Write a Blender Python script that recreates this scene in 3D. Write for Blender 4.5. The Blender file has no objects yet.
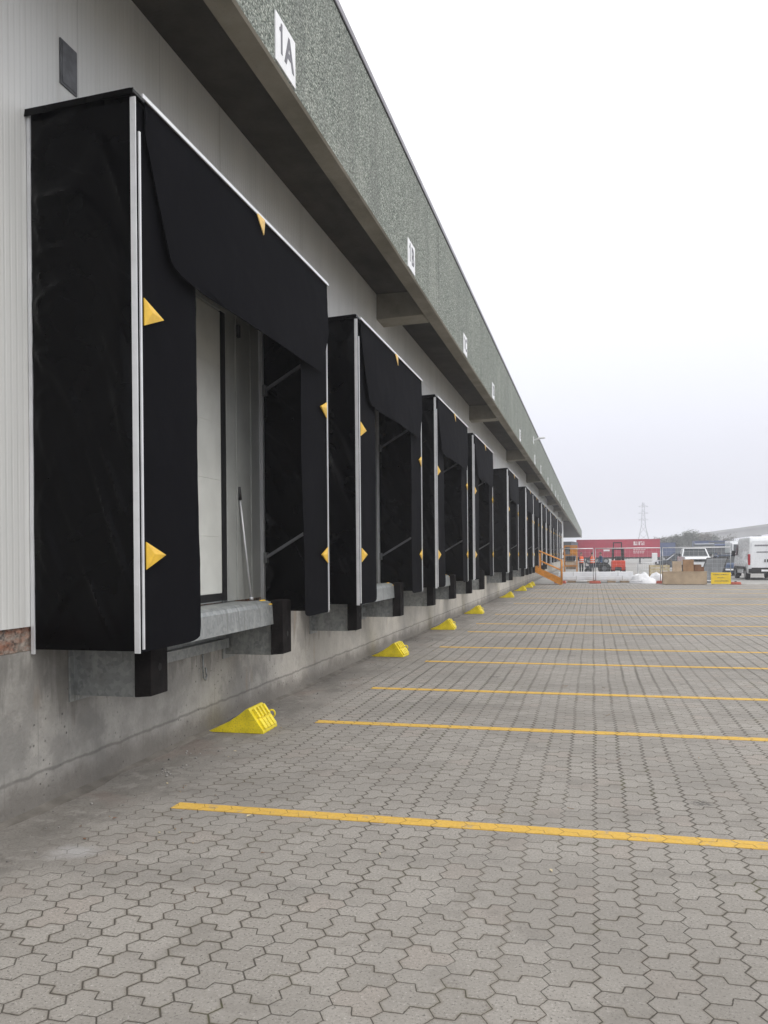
import bpy, bmesh, math, random
from mathutils import Vector, Matrix, noise as mnoise
R = math.radians
random.seed(7)
sc = bpy.context.scene
C = sc.collection

# ------------------------------------------------------------------ helpers
class MB:
    def __init__(s): s.v=[]; s.f=[]; s.m=[]; s.sm=[]
    def add(s, vs, fs, mi=0, smooth=False):
        o=len(s.v); s.v+= [tuple(p) for p in vs]
        for f in fs: s.f.append([i+o for i in f]); s.m.append(mi); s.sm.append(smooth)
    def box(s,x0,x1,y0,y1,z0,z1,mi=0):
        s.add([(x0,y0,z0),(x1,y0,z0),(x1,y1,z0),(x0,y1,z0),(x0,y0,z1),(x1,y0,z1),(x1,y1,z1),(x0,y1,z1)],
              [(0,3,2,1),(4,5,6,7),(0,1,5,4),(1,2,6,5),(2,3,7,6),(3,0,4,7)],mi)
    def obox(s,c,sz,M,mi=0):
        h=[q/2 for q in sz]; c=Vector(c)
        vs=[c+M@Vector((a*h[0],b*h[1],d*h[2])) for d in (-1,1) for a,b in ((-1,-1),(1,-1),(1,1),(-1,1))]
        s.add(vs,[(0,3,2,1),(4,5,6,7),(0,1,5,4),(1,2,6,5),(2,3,7,6),(3,0,4,7)],mi)
    def bar(s,p,q,w,h=None,mi=0):
        p=Vector(p);q=Vector(q);d=q-p;L=d.length
        M=d.to_track_quat('Z','Y').to_matrix()
        s.obox((p+q)/2,(w,h or w,L),M,mi)
    def cyl(s,p,q,r,n=10,r2=None,mi=0,cap=True,smooth=True):
        p=Vector(p);q=Vector(q);M=(q-p).to_track_quat('Z','Y').to_matrix();r2=r if r2 is None else r2
        vs=[]
        for c,rr in ((p,r),(q,r2)):
            for k in range(n):
                a=2*math.pi*k/n; vs.append(c+M@Vector((math.cos(a)*rr,math.sin(a)*rr,0)))
        s.add(vs,[(k,(k+1)%n,n+(k+1)%n,n+k) for k in range(n)],mi,smooth)
        if cap: s.add(vs,[tuple(range(n-1,-1,-1)),tuple(range(n,2*n))],mi)
    def tube(s,pts,r,n=8,mi=0):
        for a,b in zip(pts,pts[1:]): s.cyl(a,b,r,n,mi=mi)
    def prism(s,poly,a,b,axis='x',mi=0):
        """poly of 2-D points extruded between a and b along axis"""
        def P(u,w,t):
            return {'x':(t,u,w),'y':(u,t,w),'z':(u,w,t)}[axis]
        n=len(poly); vs=[P(u,w,a) for u,w in poly]+[P(u,w,b) for u,w in poly]
        s.add(vs,[tuple(range(n)),tuple(range(2*n-1,n-1,-1))]+[(i,n+i,n+(i+1)%n,(i+1)%n) for i in range(n)],mi)
    def sheet(s,fn,nu,nv,th,mi=0,smooth=True):
        """closed thin sheet: fn(u,v)->point, thickness along normal th(Vector)"""
        t=Vector(th); A=[Vector(fn(i/nu,j/nv)) for j in range(nv+1) for i in range(nu+1)]
        n=len(A); vs=A+[p+t for p in A]; w=nu+1; fs=[]
        for j in range(nv):
            for i in range(nu):
                a=j*w+i; fs.append((a,a+1,a+w+1,a+w)); fs.append((n+a,n+a+w,n+a+w+1,n+a+1))
        ring=[i for i in range(w)]+[j*w+nu for j in range(1,nv+1)]+[nv*w+i for i in range(nu-1,-1,-1)]+[j*w for j in range(nv-1,0,-1)]
        s.add(vs,fs,mi,smooth)
        k=len(ring); s.add(vs,[(ring[i],ring[(i+1)%k],n+ring[(i+1)%k],n+ring[i]) for i in range(k)],mi)
    def ball(s,c,r,n=10,m=7,mi=0,sq=(1,1,1)):
        vs=[];c=Vector(c)
        for j in range(m+1):
            t=math.pi*j/m
            for k in range(n):
                a=2*math.pi*k/n
                vs.append(c+Vector((r*sq[0]*math.sin(t)*math.cos(a),r*sq[1]*math.sin(t)*math.sin(a),r*sq[2]*math.cos(t))))
        s.add(vs,[(j*n+k,(j+1)*n+k,(j+1)*n+(k+1)%n,j*n+(k+1)%n) for j in range(m) for k in range(n)],mi,True)
    def build(s,name,mats,parent=None,loc=None,bevel=0,seg=2,rot=None):
        me=bpy.data.meshes.new(name); bm=bmesh.new()
        vv=[bm.verts.new(p) for p in s.v]
        for f,mi,sm in zip(s.f,s.m,s.sm):
            try: F=bm.faces.new([vv[i] for i in f]); F.material_index=mi; F.smooth=sm
            except ValueError: pass
        bmesh.ops.remove_doubles(bm,verts=bm.verts,dist=1e-5)
        bmesh.ops.recalc_face_normals(bm,faces=bm.faces)
        if bevel:
            es=[e for e in bm.edges if len(e.link_faces)==2 and e.calc_face_angle(0)>0.5]
            bmesh.ops.bevel(bm,geom=es,offset=bevel,segments=seg,affect='EDGES',profile=.6,clamp_overlap=True)
        for e in bm.edges:
            if len(e.link_faces)!=2 or e.calc_face_angle(0)>.6: e.smooth=False
        bm.to_mesh(me); bm.free()
        for m in (mats if isinstance(mats,(list,tuple)) else [mats]): me.materials.append(m)
        o=bpy.data.objects.new(name,me); C.objects.link(o)
        if parent: o.parent=parent
        if loc: o.location=loc
        if rot: o.rotation_euler=rot
        return o

def tag(o,label=None,cat=None,group=None,kind=None):
    if label: o['label']=label
    if cat: o['category']=cat
    if group: o['group']=group
    if kind: o['kind']=kind
    return o
def thing(name,label,cat,loc=(0,0,0),rz=0,group=None):
    o=bpy.data.objects.new(name,None); C.objects.link(o); o.location=loc; o.rotation_euler=(0,0,rz)
    o.empty_display_size=.2
    return tag(o,label,cat,group)
def kids(o): return [c for c in bpy.data.objects if c.parent==o]
def dup(o,parent=None):
    c=o.copy(); C.objects.link(c)
    if parent: c.parent=parent
    for k in kids(o): dup(k,c)
    return c

# ------------------------------------------------------------------ node helpers
class NT:
    def __init__(s,name):
        s.mat=bpy.data.materials.new(name); s.mat.use_nodes=True; s.t=s.mat.node_tree
        s.b=s.t.nodes['Principled BSDF']
    def n(s,typ,**k):
        nd=s.t.nodes.new(typ)
        for a,v in k.items(): setattr(nd,a,v)
        return nd
    def put(s,sock,val):
        if isinstance(val,bpy.types.NodeSocket): s.t.links.new(val,sock)
        else:
            if isinstance(val,tuple) and len(val)==3 and sock.type=='RGBA': val=val+(1,)
            sock.default_value=val
    def M(s,op,a,b=None,c=None,clamp=False):
        nd=s.n('ShaderNodeMath',operation=op,use_clamp=clamp)
        for i,q in enumerate((a,b,c)):
            if q is not None: s.put(nd.inputs[i],q)
        return nd.outputs[0]
    def ramp(s,x,a,b,lo=0.,hi=1.):
        nd=s.n('ShaderNodeMapRange',interpolation_type='SMOOTHSTEP')
        for i,q in enumerate((x,a,b,lo,hi)): s.put(nd.inputs[i],q)
        return nd.outputs[0]
    def mix(s,f,a,b,mode='MIX'):
        nd=s.n('ShaderNodeMix',data_type='RGBA',blend_type=mode)
        s.put(nd.inputs[0],f); s.put(nd.inputs[6],a); s.put(nd.inputs[7],b); return nd.outputs[2]
    def pos(s):
        if not hasattr(s,'_p'): s._p=s.n('ShaderNodeNewGeometry').outputs['Position']
        return s._p
    def obj(s):
        if not hasattr(s,'_o'): s._o=s.n('ShaderNodeTexCoord').outputs['Object']
        return s._o
    def scale(s,v,sc_):
        nd=s.n('ShaderNodeVectorMath',operation='MULTIPLY'); s.put(nd.inputs[0],v); nd.inputs[1].default_value=sc_; return nd.outputs[0]
    def noise(s,v,scale,detail=3,rough=.55,dist=0):
        nd=s.n('ShaderNodeTexNoise'); s.put(nd.inputs['Vector'],v)
        nd.inputs['Scale'].default_value=scale; nd.inputs['Detail'].default_value=detail
        nd.inputs['Roughness'].default_value=rough; nd.inputs['Distortion'].default_value=dist
        return nd.outputs[0]
    def xyz(s,v):
        nd=s.n('ShaderNodeSeparateXYZ'); s.put(nd.inputs[0],v); return nd.outputs
    def comb(s,x,y,z):
        nd=s.n('ShaderNodeCombineXYZ')
        for i,q in enumerate((x,y,z)): s.put(nd.inputs[i],q)
        return nd.outputs[0]
    def bump(s,h,dist=.005,st=1.):
        nd=s.n('ShaderNodeBump'); nd.inputs['Strength'].default_value=st; nd.inputs['Distance'].default_value=dist
        s.put(nd.inputs['Height'],h); s.t.links.new(nd.outputs[0],s.b.inputs['Normal'])
    def fin(s,col,rough=.6,metal=0.,spec=.5):
        s.put(s.b.inputs['Base Color'],col); s.put(s.b.inputs['Roughness'],rough); s.put(s.b.inputs['Metallic'],metal)
        s.b.inputs['Specular IOR Level'].default_value=spec
        return s.mat

def paint(name,col,rough=.45,metal=0.,var=.12,scale=6.,spec=.5,bump=0.,dirt=0.,coat=0.):
    """coloured surface with low-frequency wear and a fine roughness break-up"""
    t=NT(name); n1=t.noise(t.obj(),scale,4); n2=t.noise(t.obj(),scale*9,3)
    d=tuple(c*(1-var*1.6) for c in col); l=tuple(min(1,c*(1+var)) for c in col)
    c=t.mix(t.ramp(n1,.3,.7),d,l)
    if dirt:
        c=t.mix(t.M('MULTIPLY',t.ramp(n2,.5,.75),dirt),c,(.08,.07,.055))
    if bump: t.bump(n2,bump,.6)
    if coat: t.b.inputs['Coat Weight'].default_value=coat
    return t.fin(c,t.M('ADD',rough-.08,t.M('MULTIPLY',n2,.16)),metal,spec)

# ------------------------------------------------------------------ materials
def paver_mat(name,yellow=False):
    t=NT(name); P=t.pos(); px,py,_=t.xyz(P)
    wob=t.noise(P,.7,2); wob2=t.noise(t.scale(P,(1,1,1)),9,2)
    Wc,Z,a,A=.187,.104,.0155,.1667; Pr=Z*1.5
    x=t.M('ADD',px,t.M('MULTIPLY',t.M('SUBTRACT',wob,.5),.05))
    x=t.M('ADD',x,t.M('MULTIPLY',t.M('SUBTRACT',wob2,.5),.007))
    y=t.M('ADD',py,t.M('MULTIPLY',t.M('SUBTRACT',wob,.5),.03))
    y=t.M('ADD',y,t.M('MULTIPLY',t.M('SUBTRACT',wob2,.5),-.008))
    rag=t.noise(P,55,3,.6); x=t.M('ADD',x,t.M('MULTIPLY',t.M('SUBTRACT',rag,.5),.007)); y=t.M('ADD',y,t.M('MULTIPLY',t.M('SUBTRACT',rag,.5),-.007))
    v0=t.M('DIVIDE',y,Z)
    tri=t.M('SUBTRACT',t.M('MULTIPLY',t.M('ABSOLUTE',t.M('SUBTRACT',t.M('MULTIPLY',t.M('FRACT',v0),2.),1.)),2.),1.)
    xs=t.M('ADD',t.M('DIVIDE',x,Wc),t.M('MULTIPLY',tri,a/Wc))
    k=t.M('FLOOR',xs); u=t.M('SUBTRACT',xs,k)
    wk=t.n('ShaderNodeTexWhiteNoise',noise_dimensions='1D'); t.put(wk.inputs['W'],t.M('ADD',k,.37))
    v=t.M('DIVIDE',t.M('ADD',t.M('ADD',v0,.25),t.M('FLOOR',t.M('MULTIPLY',wk.outputs['Value'],2.999))),1.5)
    n=t.M('ROUND',v)
    sg=t.M('SUBTRACT',1.,t.M('MULTIPLY',t.M('FLOORED_MODULO',n,2.),2.))
    d=t.M('SUBTRACT',t.M('MULTIPLY',t.M('DIVIDE',t.M('SUBTRACT',u,.38),.24,clamp=True),2.),1.)
    e=t.M('SUBTRACT',t.M('SUBTRACT',v,n),t.M('MULTIPLY',t.M('MULTIPLY',sg,d),A))
    dy=t.M('MULTIPLY',t.M('ABSOLUTE',e),Pr*.92)
    dx=t.M('MULTIPLY',t.M('MINIMUM',u,t.M('SUBTRACT',1.,u)),Wc*.86)
    row=t.M('SUBTRACT',n,t.M('LESS_THAN',e,0.))
    wn=t.n('ShaderNodeTexWhiteNoise',noise_dimensions='2D'); t.put(wn.inputs['Vector'],t.comb(k,row,0.))
    wc=t.n('ShaderNodeTexWhiteNoise',noise_dimensions='1D'); t.put(wc.inputs['W'],k)
    rnd=wn.outputs['Value']
    jn=t.noise(P,3.3,3); jn2=t.noise(P,.55,3); grime=t.noise(P,14,3)
    open_=t.ramp(t.noise(t.scale(P,(1.,.45,1.)),.55,3,.6),.38,.68,.55,1.9)
    far=t.ramp(py,3.,10.,.85,2.8)
    wx=t.M('MULTIPLY',t.M('ADD',.0007,t.M('MULTIPLY',t.M('ADD',jn,t.M('MULTIPLY',wc.outputs['Value'],.6)),.0022)),t.M('MULTIPLY',open_,far))
    wy=t.M('MULTIPLY',t.M('ADD',.0009,t.M('MULTIPLY',jn,.0030)),t.ramp(open_,.5,1.8,.8,1.3))
    jx=t.ramp(dx,t.M('MULTIPLY',wx,.30),t.M('ADD',t.M('MULTIPLY',wx,1.15),.0016),1.,0.)
    jy=t.ramp(dy,t.M('MULTIPLY',wy,.25),t.M('ADD',t.M('MULTIPLY',wy,1.15),.0018),1.,0.)
    jy=t.M('MULTIPLY',jy,t.ramp(grime,.25,.5,.6,1.))
    joint=t.M('MAXIMUM',jx,jy)
    # dirt carpet along the foot of the wall
    dn=t.noise(P,1.1,5,.62); dn2=t.noise(t.scale(P,(1.,.35,1.)),2.4,4)
    edge=t.M('ADD',px,t.M('MULTIPLY',t.M('SUBTRACT',dn,.5),1.5))
    dirt=t.ramp(edge,-2.5,-3.1,0.,1.)
    joint=t.M('MULTIPLY',joint,t.M('SUBTRACT',1.,t.M('MULTIPLY',dirt,.85)))
    grain=t.noise(P,88,3,.75); g2=t.noise(P,60,4,.65); big=t.noise(P,.45,5,.6)
    base=t.mix(rnd,(.285,.267,.241),(.345,.325,.296))
    base=t.mix(t.M('MULTIPLY',t.M('GREATER_THAN',rnd,.93),.35),base,(.30,.25,.215))
    base=t.mix(t.ramp(g2,.3,.75,.0,.45),base,(.20,.188,.172))
    base=t.mix(t.ramp(grain,.58,.68,0.,.75),base,(.52,.50,.47))
    base=t.mix(t.ramp(grain,.42,.35,0.,.9),base,(.055,.05,.046))
    base=t.mix(t.ramp(big,.42,.62,0.,.42),base,(.185,.174,.158))
    base=t.mix(t.ramp(t.noise(P,2.6,5,.7),.52,.66,0.,.38),base,(.175,.163,.147))
    base=t.mix(t.ramp(t.noise(t.scale(P,(.22,1.6,1.)),1.1,4,.6),.55,.70,0.,.30),base,(.14,.132,.122))
    edge_=t.M('MINIMUM',dx,dy); base=t.mix(t.M('MULTIPLY',t.ramp(edge_,.016,.003),t.ramp(jn,.35,.6,0.,.45)),base,(.16,.135,.105))
    # oil spots and tyre-dark patches
    vo=t.n('ShaderNodeTexVoronoi'); t.put(vo.inputs['Vector'],t.mix(.12,P,t.n('ShaderNodeTexNoise').outputs[1])); vo.inputs['Scale'].default_value=1.15
    spot=t.M('MULTIPLY',t.ramp(vo.outputs['Distance'],.10,.04,0.,1.),t.ramp(t.noise(P,33,4,.7),.42,.55))
    base=t.mix(t.M('MULTIPLY',spot,.75),base,(.055,.052,.05))
    if yellow:
        wear=t.ramp(t.M('ADD',t.M('MULTIPLY',t.noise(P,9,5,.7),.65),t.M('MULTIPLY',t.noise(P,90,3),.35)),.53,.66,0.,.75)
        yl=t.mix(t.ramp(g2,.3,.7),(.57,.35,.06),(.66,.425,.095))
        base=t.mix(wear,yl,base)
        joint=t.M('MULTIPLY',joint,.55)
    dc=t.mix(t.ramp(dn2,.3,.7),(.135,.126,.113),(.225,.211,.192))
    dc=t.mix(t.ramp(g2,.52,.68,0.,.75),dc,(.075,.07,.064))
    dc=t.mix(t.ramp(t.noise(P,4.2,6,.72),.55,.60,0.,.45),dc,(.31,.295,.275))
    dc=t.mix(t.ramp(t.noise(P,3.1,6,.7),.53,.58,0.,.5),dc,(.085,.078,.07))
    dc=t.mix(t.ramp(t.noise(P,1.3,4,.6),.55,.65,0.,.35),dc,(.20,.14,.115))
    if not yellow: base=t.mix(t.M('MULTIPLY',dirt,.75),base,dc)
    # spilled cement patch near the wall
    pd=t.n('ShaderNodeVectorMath',operation='DISTANCE'); t.put(pd.inputs[0],t.scale(P,(1.,1.5,0.))); pd.inputs[1].default_value=(-2.78,6.06,0)
    pn=t.M('ADD',pd.outputs['Value'],t.M('MULTIPLY',t.M('SUBTRACT',t.noise(P,8,4,.7),.5),.35))
    base=t.mix(t.ramp(pn,.22,.02,0.,.38),base,(.48,.48,.49))
    moss=t.M('MULTIPLY',t.ramp(t.noise(P,1.3,3),.50,.66),t.ramp(jn,.42,.6))
    jc=t.mix(t.M('MULTIPLY',moss,.7),(.062,.055,.045),(.075,.080,.030))
    jc=t.mix(t.ramp(t.noise(P,2.3,2),.6,.75,0.,.5),jc,(.11,.065,.035))
    col=t.mix(t.M('MULTIPLY',joint,.93),base,jc)
    h=t.M('ADD',t.M('MULTIPLY',t.M('SUBTRACT',1.,joint),1.),t.M('ADD',t.M('MULTIPLY',g2,.12),t.M('MULTIPLY',rnd,.10)))
    t.bump(h,.004,.7)
    return t.fin(col,t.M('ADD',.72,t.M('MULTIPLY',g2,.2)),0,.3)

def concrete_plinth():
    t=NT('cast_concrete'); P=t.pos(); x,y,z=t.xyz(P)
    base=t.mix(t.ramp(t.noise(P,1.3,5,.6),.3,.7),(.385,.362,.318),(.51,.482,.43))
    near_tone=t.mix(t.ramp(t.noise(P,1.9,6,.65),.35,.65),(.235,.228,.212),(.36,.35,.325))
    base=t.mix(t.ramp(t.M('ADD',y,t.M('MULTIPLY',t.noise(P,1.2,3),3.)),7.5,13.),near_tone,base)  # base colour turns greyer and darker towards the near end
    base=t.mix(t.ramp(t.noise(P,38,3,.7),.56,.72,0.,.35),base,(.14,.135,.125))
    # board marks, vertical
    bm=t.M('ABSOLUTE',t.M('SUBTRACT',t.M('FRACT',t.M('MULTIPLY',y,3.1)),.5))
    base=t.mix(t.M('MULTIPLY',t.ramp(bm,.03,.0),t.ramp(t.noise(P,2,2),.4,.6,0.,.35)),base,(.15,.145,.135))
    # water runs hanging from the top edge
    st=t.noise(t.scale(P,(1,1.,.16)),4.6,4,.6,.4); ht=t.ramp(z,.15,.95,-.20,.18)
    near=t.ramp(y,7.,13.,1.,.35)
    run=t.M('MULTIPLY',t.ramp(t.M('ADD',st,ht),.57,.66,0.,1.),near)
    base=t.mix(t.M('MULTIPLY',run,.58),base,(.15,.143,.132))
    wet=t.M('MULTIPLY',t.ramp(t.noise(P,1.7,6,.62),.5,.60),near)
    base=t.mix(t.M('MULTIPLY',wet,.55),base,(.185,.18,.17))
    # pale lime blooms and rust
    base=t.mix(t.ramp(t.noise(t.scale(P,(1,1,.45)),3.1,4,.7),.6,.74,0.,.45),base,(.47,.45,.42))
    base=t.mix(t.ramp(t.noise(t.scale(P,(1,1,.3)),2.3,3),.66,.76,0.,.35),base,(.30,.19,.10))
    # horizontal pour line and dirty foot
    zz=t.M('ADD',z,t.M('MULTIPLY',t.M('SUBTRACT',t.noise(P,5,3),.5),.05))
    base=t.mix(t.M('MULTIPLY',t.ramp(t.M('ABSOLUTE',t.M('SUBTRACT',zz,.23)),.018,.002),.55),base,(.09,.085,.08))
    foot=t.ramp(t.M('ADD',z,t.M('MULTIPLY',t.M('SUBTRACT',t.noise(P,3.4,6,.65),.5),.35)),.28,.06,0.,.75)
    base=t.mix(foot,base,(.125,.113,.10))
    vo=t.n('ShaderNodeTexVoronoi'); t.put(vo.inputs['Vector'],P); vo.inputs['Scale'].default_value=16
    pit=t.M('MULTIPLY',t.ramp(vo.outputs['Distance'],.17,.08),t.ramp(t.noise(P,1.9,2),.46,.62))
    base=t.mix(t.M('MULTIPLY',pit,.75),base,(.06,.057,.052))
    t.bump(t.M('SUBTRACT',t.M('ADD',t.noise(P,24,5,.65),t.M('MULTIPLY',t.noise(P,3,3),1.2)),t.M('MULTIPLY',pit,.9)),.012,.6)
    return t.fin(base,.82,0,.3)

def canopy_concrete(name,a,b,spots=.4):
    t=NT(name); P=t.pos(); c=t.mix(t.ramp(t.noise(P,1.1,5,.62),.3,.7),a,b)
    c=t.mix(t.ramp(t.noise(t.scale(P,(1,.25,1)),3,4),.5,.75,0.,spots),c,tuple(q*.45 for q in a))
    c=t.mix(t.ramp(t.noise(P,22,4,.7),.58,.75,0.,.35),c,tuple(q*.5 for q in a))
    # panel joints every 10.8 m
    _,y,z=t.xyz(P)
    j=t.M('ABSOLUTE',t.M('SUBTRACT',t.M('FRACT',t.M('DIVIDE',t.M('SUBTRACT',y,3.05),10.82)),.5))
    t.bump(t.noise(P,30,4),.006,.5)
    return t.fin(c,.85,0,.25)

def aggregate():
    t=NT('exposed_aggregate'); P=t.pos(); x,y,z=t.xyz(P)
    vo=t.n('ShaderNodeTexVoronoi'); t.put(vo.inputs['Vector'],P); vo.inputs['Scale'].default_value=58; vo.inputs['Randomness'].default_value=1
    r=t.xyz(vo.outputs['Color'])
    c=t.mix(r[0],(.165,.192,.166),(.355,.392,.352))
    c=t.mix(t.M('GREATER_THAN',r[1],.80),c,(.47,.50,.45))
    c=t.mix(t.M('LESS_THAN',r[1],.17),c,(.085,.11,.09))
    gap=t.ramp(vo.outputs['Distance'],.42,.72); c=t.mix(t.M('MULTIPLY',gap,.75),c,(.10,.105,.095))
    c=t.mix(t.ramp(t.noise(t.scale(P,(1,1,.12)),2.2,5,.65),.46,.70,0.,.45),c,(.13,.14,.13))
    c=t.mix(t.ramp(t.noise(P,.8,3),.5,.7,0.,.2),c,(.40,.41,.37))
    # vertical panel joints
    f=t.M('ABSOLUTE',t.M('SUBTRACT',t.M('FRACT',t.M('ADD',t.M('DIVIDE',t.M('SUBTRACT',y,13.75),10.82),.5)),.5))
    j=t.ramp(f,.0014,.0006); c=t.mix(t.M('MULTIPLY',j,.7),c,(.05,.05,.048))
    t.bump(t.M('SUBTRACT',t.M('SUBTRACT',1.,vo.outputs['Distance']),t.M('MULTIPLY',j,2.)),.012,.8)
    return t.fin(c,.8,0,.3)

def cladding():
    t=NT('insulated_panel'); P=t.pos(); x,y,z=t.xyz(P)
    rib=t.M('PINGPONG',t.M('MULTIPLY',y,1.),.0275); rib=t.ramp(rib,.004,.012)
    seam=t.ramp(t.M('ABSOLUTE',t.M('SUBTRACT',t.M('FRACT',t.M('DIVIDE',y,1.15)),.5)),.006,.002)
    c=t.mix(t.ramp(t.noise(t.scale(P,(1,1,.25)),2,4),.3,.7),(.62,.63,.615),(.69,.695,.68))
    c=t.mix(t.M('MULTIPLY',t.M('SUBTRACT',1.,rib),.11),c,(.46,.47,.46))
    c=t.mix(t.M('MULTIPLY',seam,.28),c,(.2,.2,.2))
    c=t.mix(t.ramp(t.noise(t.scale(P,(1,3,.12)),3,4),.56,.75,0.,.18),c,(.38,.37,.33))
    t.bump(t.M('SUBTRACT',rib,t.M('MULTIPLY',seam,1.5)),.0025,.5)
    return t.fin(c,.45,0,.4)

def fabric(name,col,rough,scl=1.,spec=.12,bd=.035):
    t=NT(name); P=t.obj(); n=t.noise(P,2.3*scl,4,.55,.5); w=t.noise(t.scale(P,(160,160,160)),1,1)
    dust=t.ramp(t.noise(t.scale(P,(1,1,.6)),3.,4,.6),.48,.8,0.,.30)
    c=t.mix(dust,col,tuple(q*1.4+.003 for q in col))
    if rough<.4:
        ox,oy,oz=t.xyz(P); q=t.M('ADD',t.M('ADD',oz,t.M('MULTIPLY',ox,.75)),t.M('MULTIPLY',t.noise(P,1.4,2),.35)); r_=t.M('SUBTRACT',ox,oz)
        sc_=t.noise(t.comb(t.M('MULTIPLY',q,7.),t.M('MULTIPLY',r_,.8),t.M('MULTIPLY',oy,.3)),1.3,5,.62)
        c=t.mix(t.M('MULTIPLY',t.ramp(sc_,.58,.74),t.ramp(t.noise(P,1.1,3),.42,.62,0.,.55)),c,(.028,.028,.031))  # diagonal scuff streaks that also paint in pale fold highlights
    t.bump(t.M('ADD',t.M('MULTIPLY',n,1.),t.M('MULTIPLY',w,.03)),bd,.35)
    return t.fin(c,t.M('ADD',rough,t.M('MULTIPLY',n,.12)),0,spec)

def galvanised():
    t=NT('galvanised_steel'); P=t.pos()
    vo=t.n('ShaderNodeTexVoronoi'); t.put(vo.inputs['Vector'],P); vo.inputs['Scale'].default_value=34
    r=t.xyz(vo.outputs['Color'])[0]
    c=t.mix(r,(.23,.245,.245),(.34,.355,.35)); n=t.noise(P,5,5,.65)
    c=t.mix(t.ramp(n,.5,.75,0.,.5),c,(.22,.225,.215))
    c=t.mix(t.ramp(t.noise(P,11,4,.7),.66,.76,0.,.5),c,(.16,.10,.055))
    c=t.mix(t.ramp(t.noise(t.scale(P,(1,1.6,.35)),9,5,.7),.52,.62,0.,.4),c,(.45,.465,.46))
    c=t.mix(t.ramp(t.noise(t.scale(P,(1,2.4,.3)),6,5,.7),.55,.64,0.,.5),c,(.15,.155,.15))
    t.bump(t.M('ADD',t.noise(P,3,2),t.M('MULTIPLY',t.noise(P,45,3),.12)),.01,.3)
    return t.fin(c,t.M('ADD',.40,t.M('MULTIPLY',r,.15)),.55,.5)

def brick():
    t=NT('rough_brick_course'); P=t.pos(); x,y,z=t.xyz(P)
    n=t.noise(t.scale(P,(1,.6,1.6)),9,5,.7); c=t.mix(t.ramp(n,.35,.65),(.30,.145,.095),(.36,.32,.28))
    c=t.mix(t.ramp(t.noise(P,14,5,.7),.52,.62,0.,.85),c,(.09,.08,.075))
    c=t.mix(t.ramp(t.noise(P,7,4,.7),.58,.68,0.,.7),c,(.42,.35,.29))
    t.bump(t.noise(P,13,6,.7),.05,1.)
    return t.fin(c,.9,0,.2)

def asphalt():
    t=NT('yard_concrete'); P=t.pos(); c=t.mix(t.ramp(t.noise(P,.12,5,.6),.3,.7),(.24,.235,.225),(.34,.335,.32))
    c=t.mix(t.ramp(t.noise(P,8,4),.5,.8,0.,.3),c,(.16,.155,.15)); return t.fin(c,.85,0,.3)

M={}
M['paver']=paver_mat('interlocking_pavers'); M['line']=paver_mat('worn_yellow_paint',True)
M['plinth']=concrete_plinth(); M['agg']=aggregate(); M['clad']=cladding(); M['brick']=brick(); M['yard']=asphalt()
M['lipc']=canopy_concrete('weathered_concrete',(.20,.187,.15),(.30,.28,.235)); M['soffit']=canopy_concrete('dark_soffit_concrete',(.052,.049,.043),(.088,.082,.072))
M['galv']=galvanised()
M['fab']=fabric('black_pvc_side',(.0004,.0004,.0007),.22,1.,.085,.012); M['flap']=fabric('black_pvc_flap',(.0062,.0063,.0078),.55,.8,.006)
M['alu']=paint('anodised_aluminium',(.70,.71,.73),.36,.35,.06,4)
M['coping']=paint('lead_grey_coping',(.27,.26,.29),.5,.2,.1,2)
M['gap']=paint('shadow_line_paint',(.02,.02,.022),.8)
M['rubber']=paint('black_rubber',(.012,.0105,.0105),.8,0,.3,7,.06,.004,.10)
M['hole']=paint('bolt_recess',(.004,.004,.004),.9)
M['yel']=paint('yellow_marker_pvc',(.76,.47,.035),.45,0,.1,9)
M['yelo']=paint('faded_marker_pvc',(.74,.50,.16),.5,0,.1,9)
M['chock']=paint('yellow_chock_plastic',(.74,.60,.02),.5,0,.12,7,.4,.003,.5)
M['white']=paint('white_enamel',(.78,.79,.80),.35,0,.04,3)
M['door']=paint('door_off_white',(.60,.61,.575),.45,0,.05,3)
M['grey']=paint('frame_grey',(.34,.35,.335),.45,0,.06,3)
M['bracep']=paint('dull_brace_grey',(.20,.205,.21),.5,.2,.1,4)
M['black']=paint('black_plastic',(.015,.015,.016),.5)
M['signw']=paint('sign_white',(.80,.81,.83),.4,0,.03,5)
M['ink']=paint('sign_grey_ink',(.13,.13,.15),.5)
M['vent']=paint('vent_grey',(.13,.135,.145),.5,.3,.15,14)
M['orange']=paint('safety_orange_steel',(.60,.235,.02),.5,0,.12,5,.4,.002,.25)
M['tread']=paint('stair_tread',(.28,.17,.05),.7)
M['red']=paint('trailer_red',(.40,.010,.045),.4,0,.06,.6)
M['redp']=paint('trailer_pale_logo',(.74,.62,.64),.45)
M['fork']=paint('forklift_red',(.62,.055,.018),.35,0,.08,4)
M['vest']=paint('fluorescent_orange',(.85,.13,.035),.7)
M['navy']=paint('navy_workwear',(.018,.022,.035),.85)
M['bluej']=paint('blue_workwear',(.03,.09,.2),.85)
M['skin']=paint('skin',(.42,.24,.17),.55)
M['hair']=paint('dark_hair',(.02,.014,.01),.7)
M['foil']=paint('white_wrapping_foil',(.74,.75,.78),.35,0,.06,2,.5,.01)
M['tarp']=paint('white_sheeting',(.76,.77,.80),.55,0,.07,3,.4,.02)
M['carton']=paint('carton_brown',(.33,.20,.11),.85,0,.12,4); M['cartond']=paint('carton_dark',(.19,.095,.05),.85,0,.15,4)
M['cartonl']=paint('carton_pale',(.46,.36,.26),.85,0,.1,4)
M['board']=paint('chipboard_tan',(.41,.315,.215),.8,0,.1,2)
M['signy']=paint('yellow_board',(.80,.56,.02),.5,0,.05,5)
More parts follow.
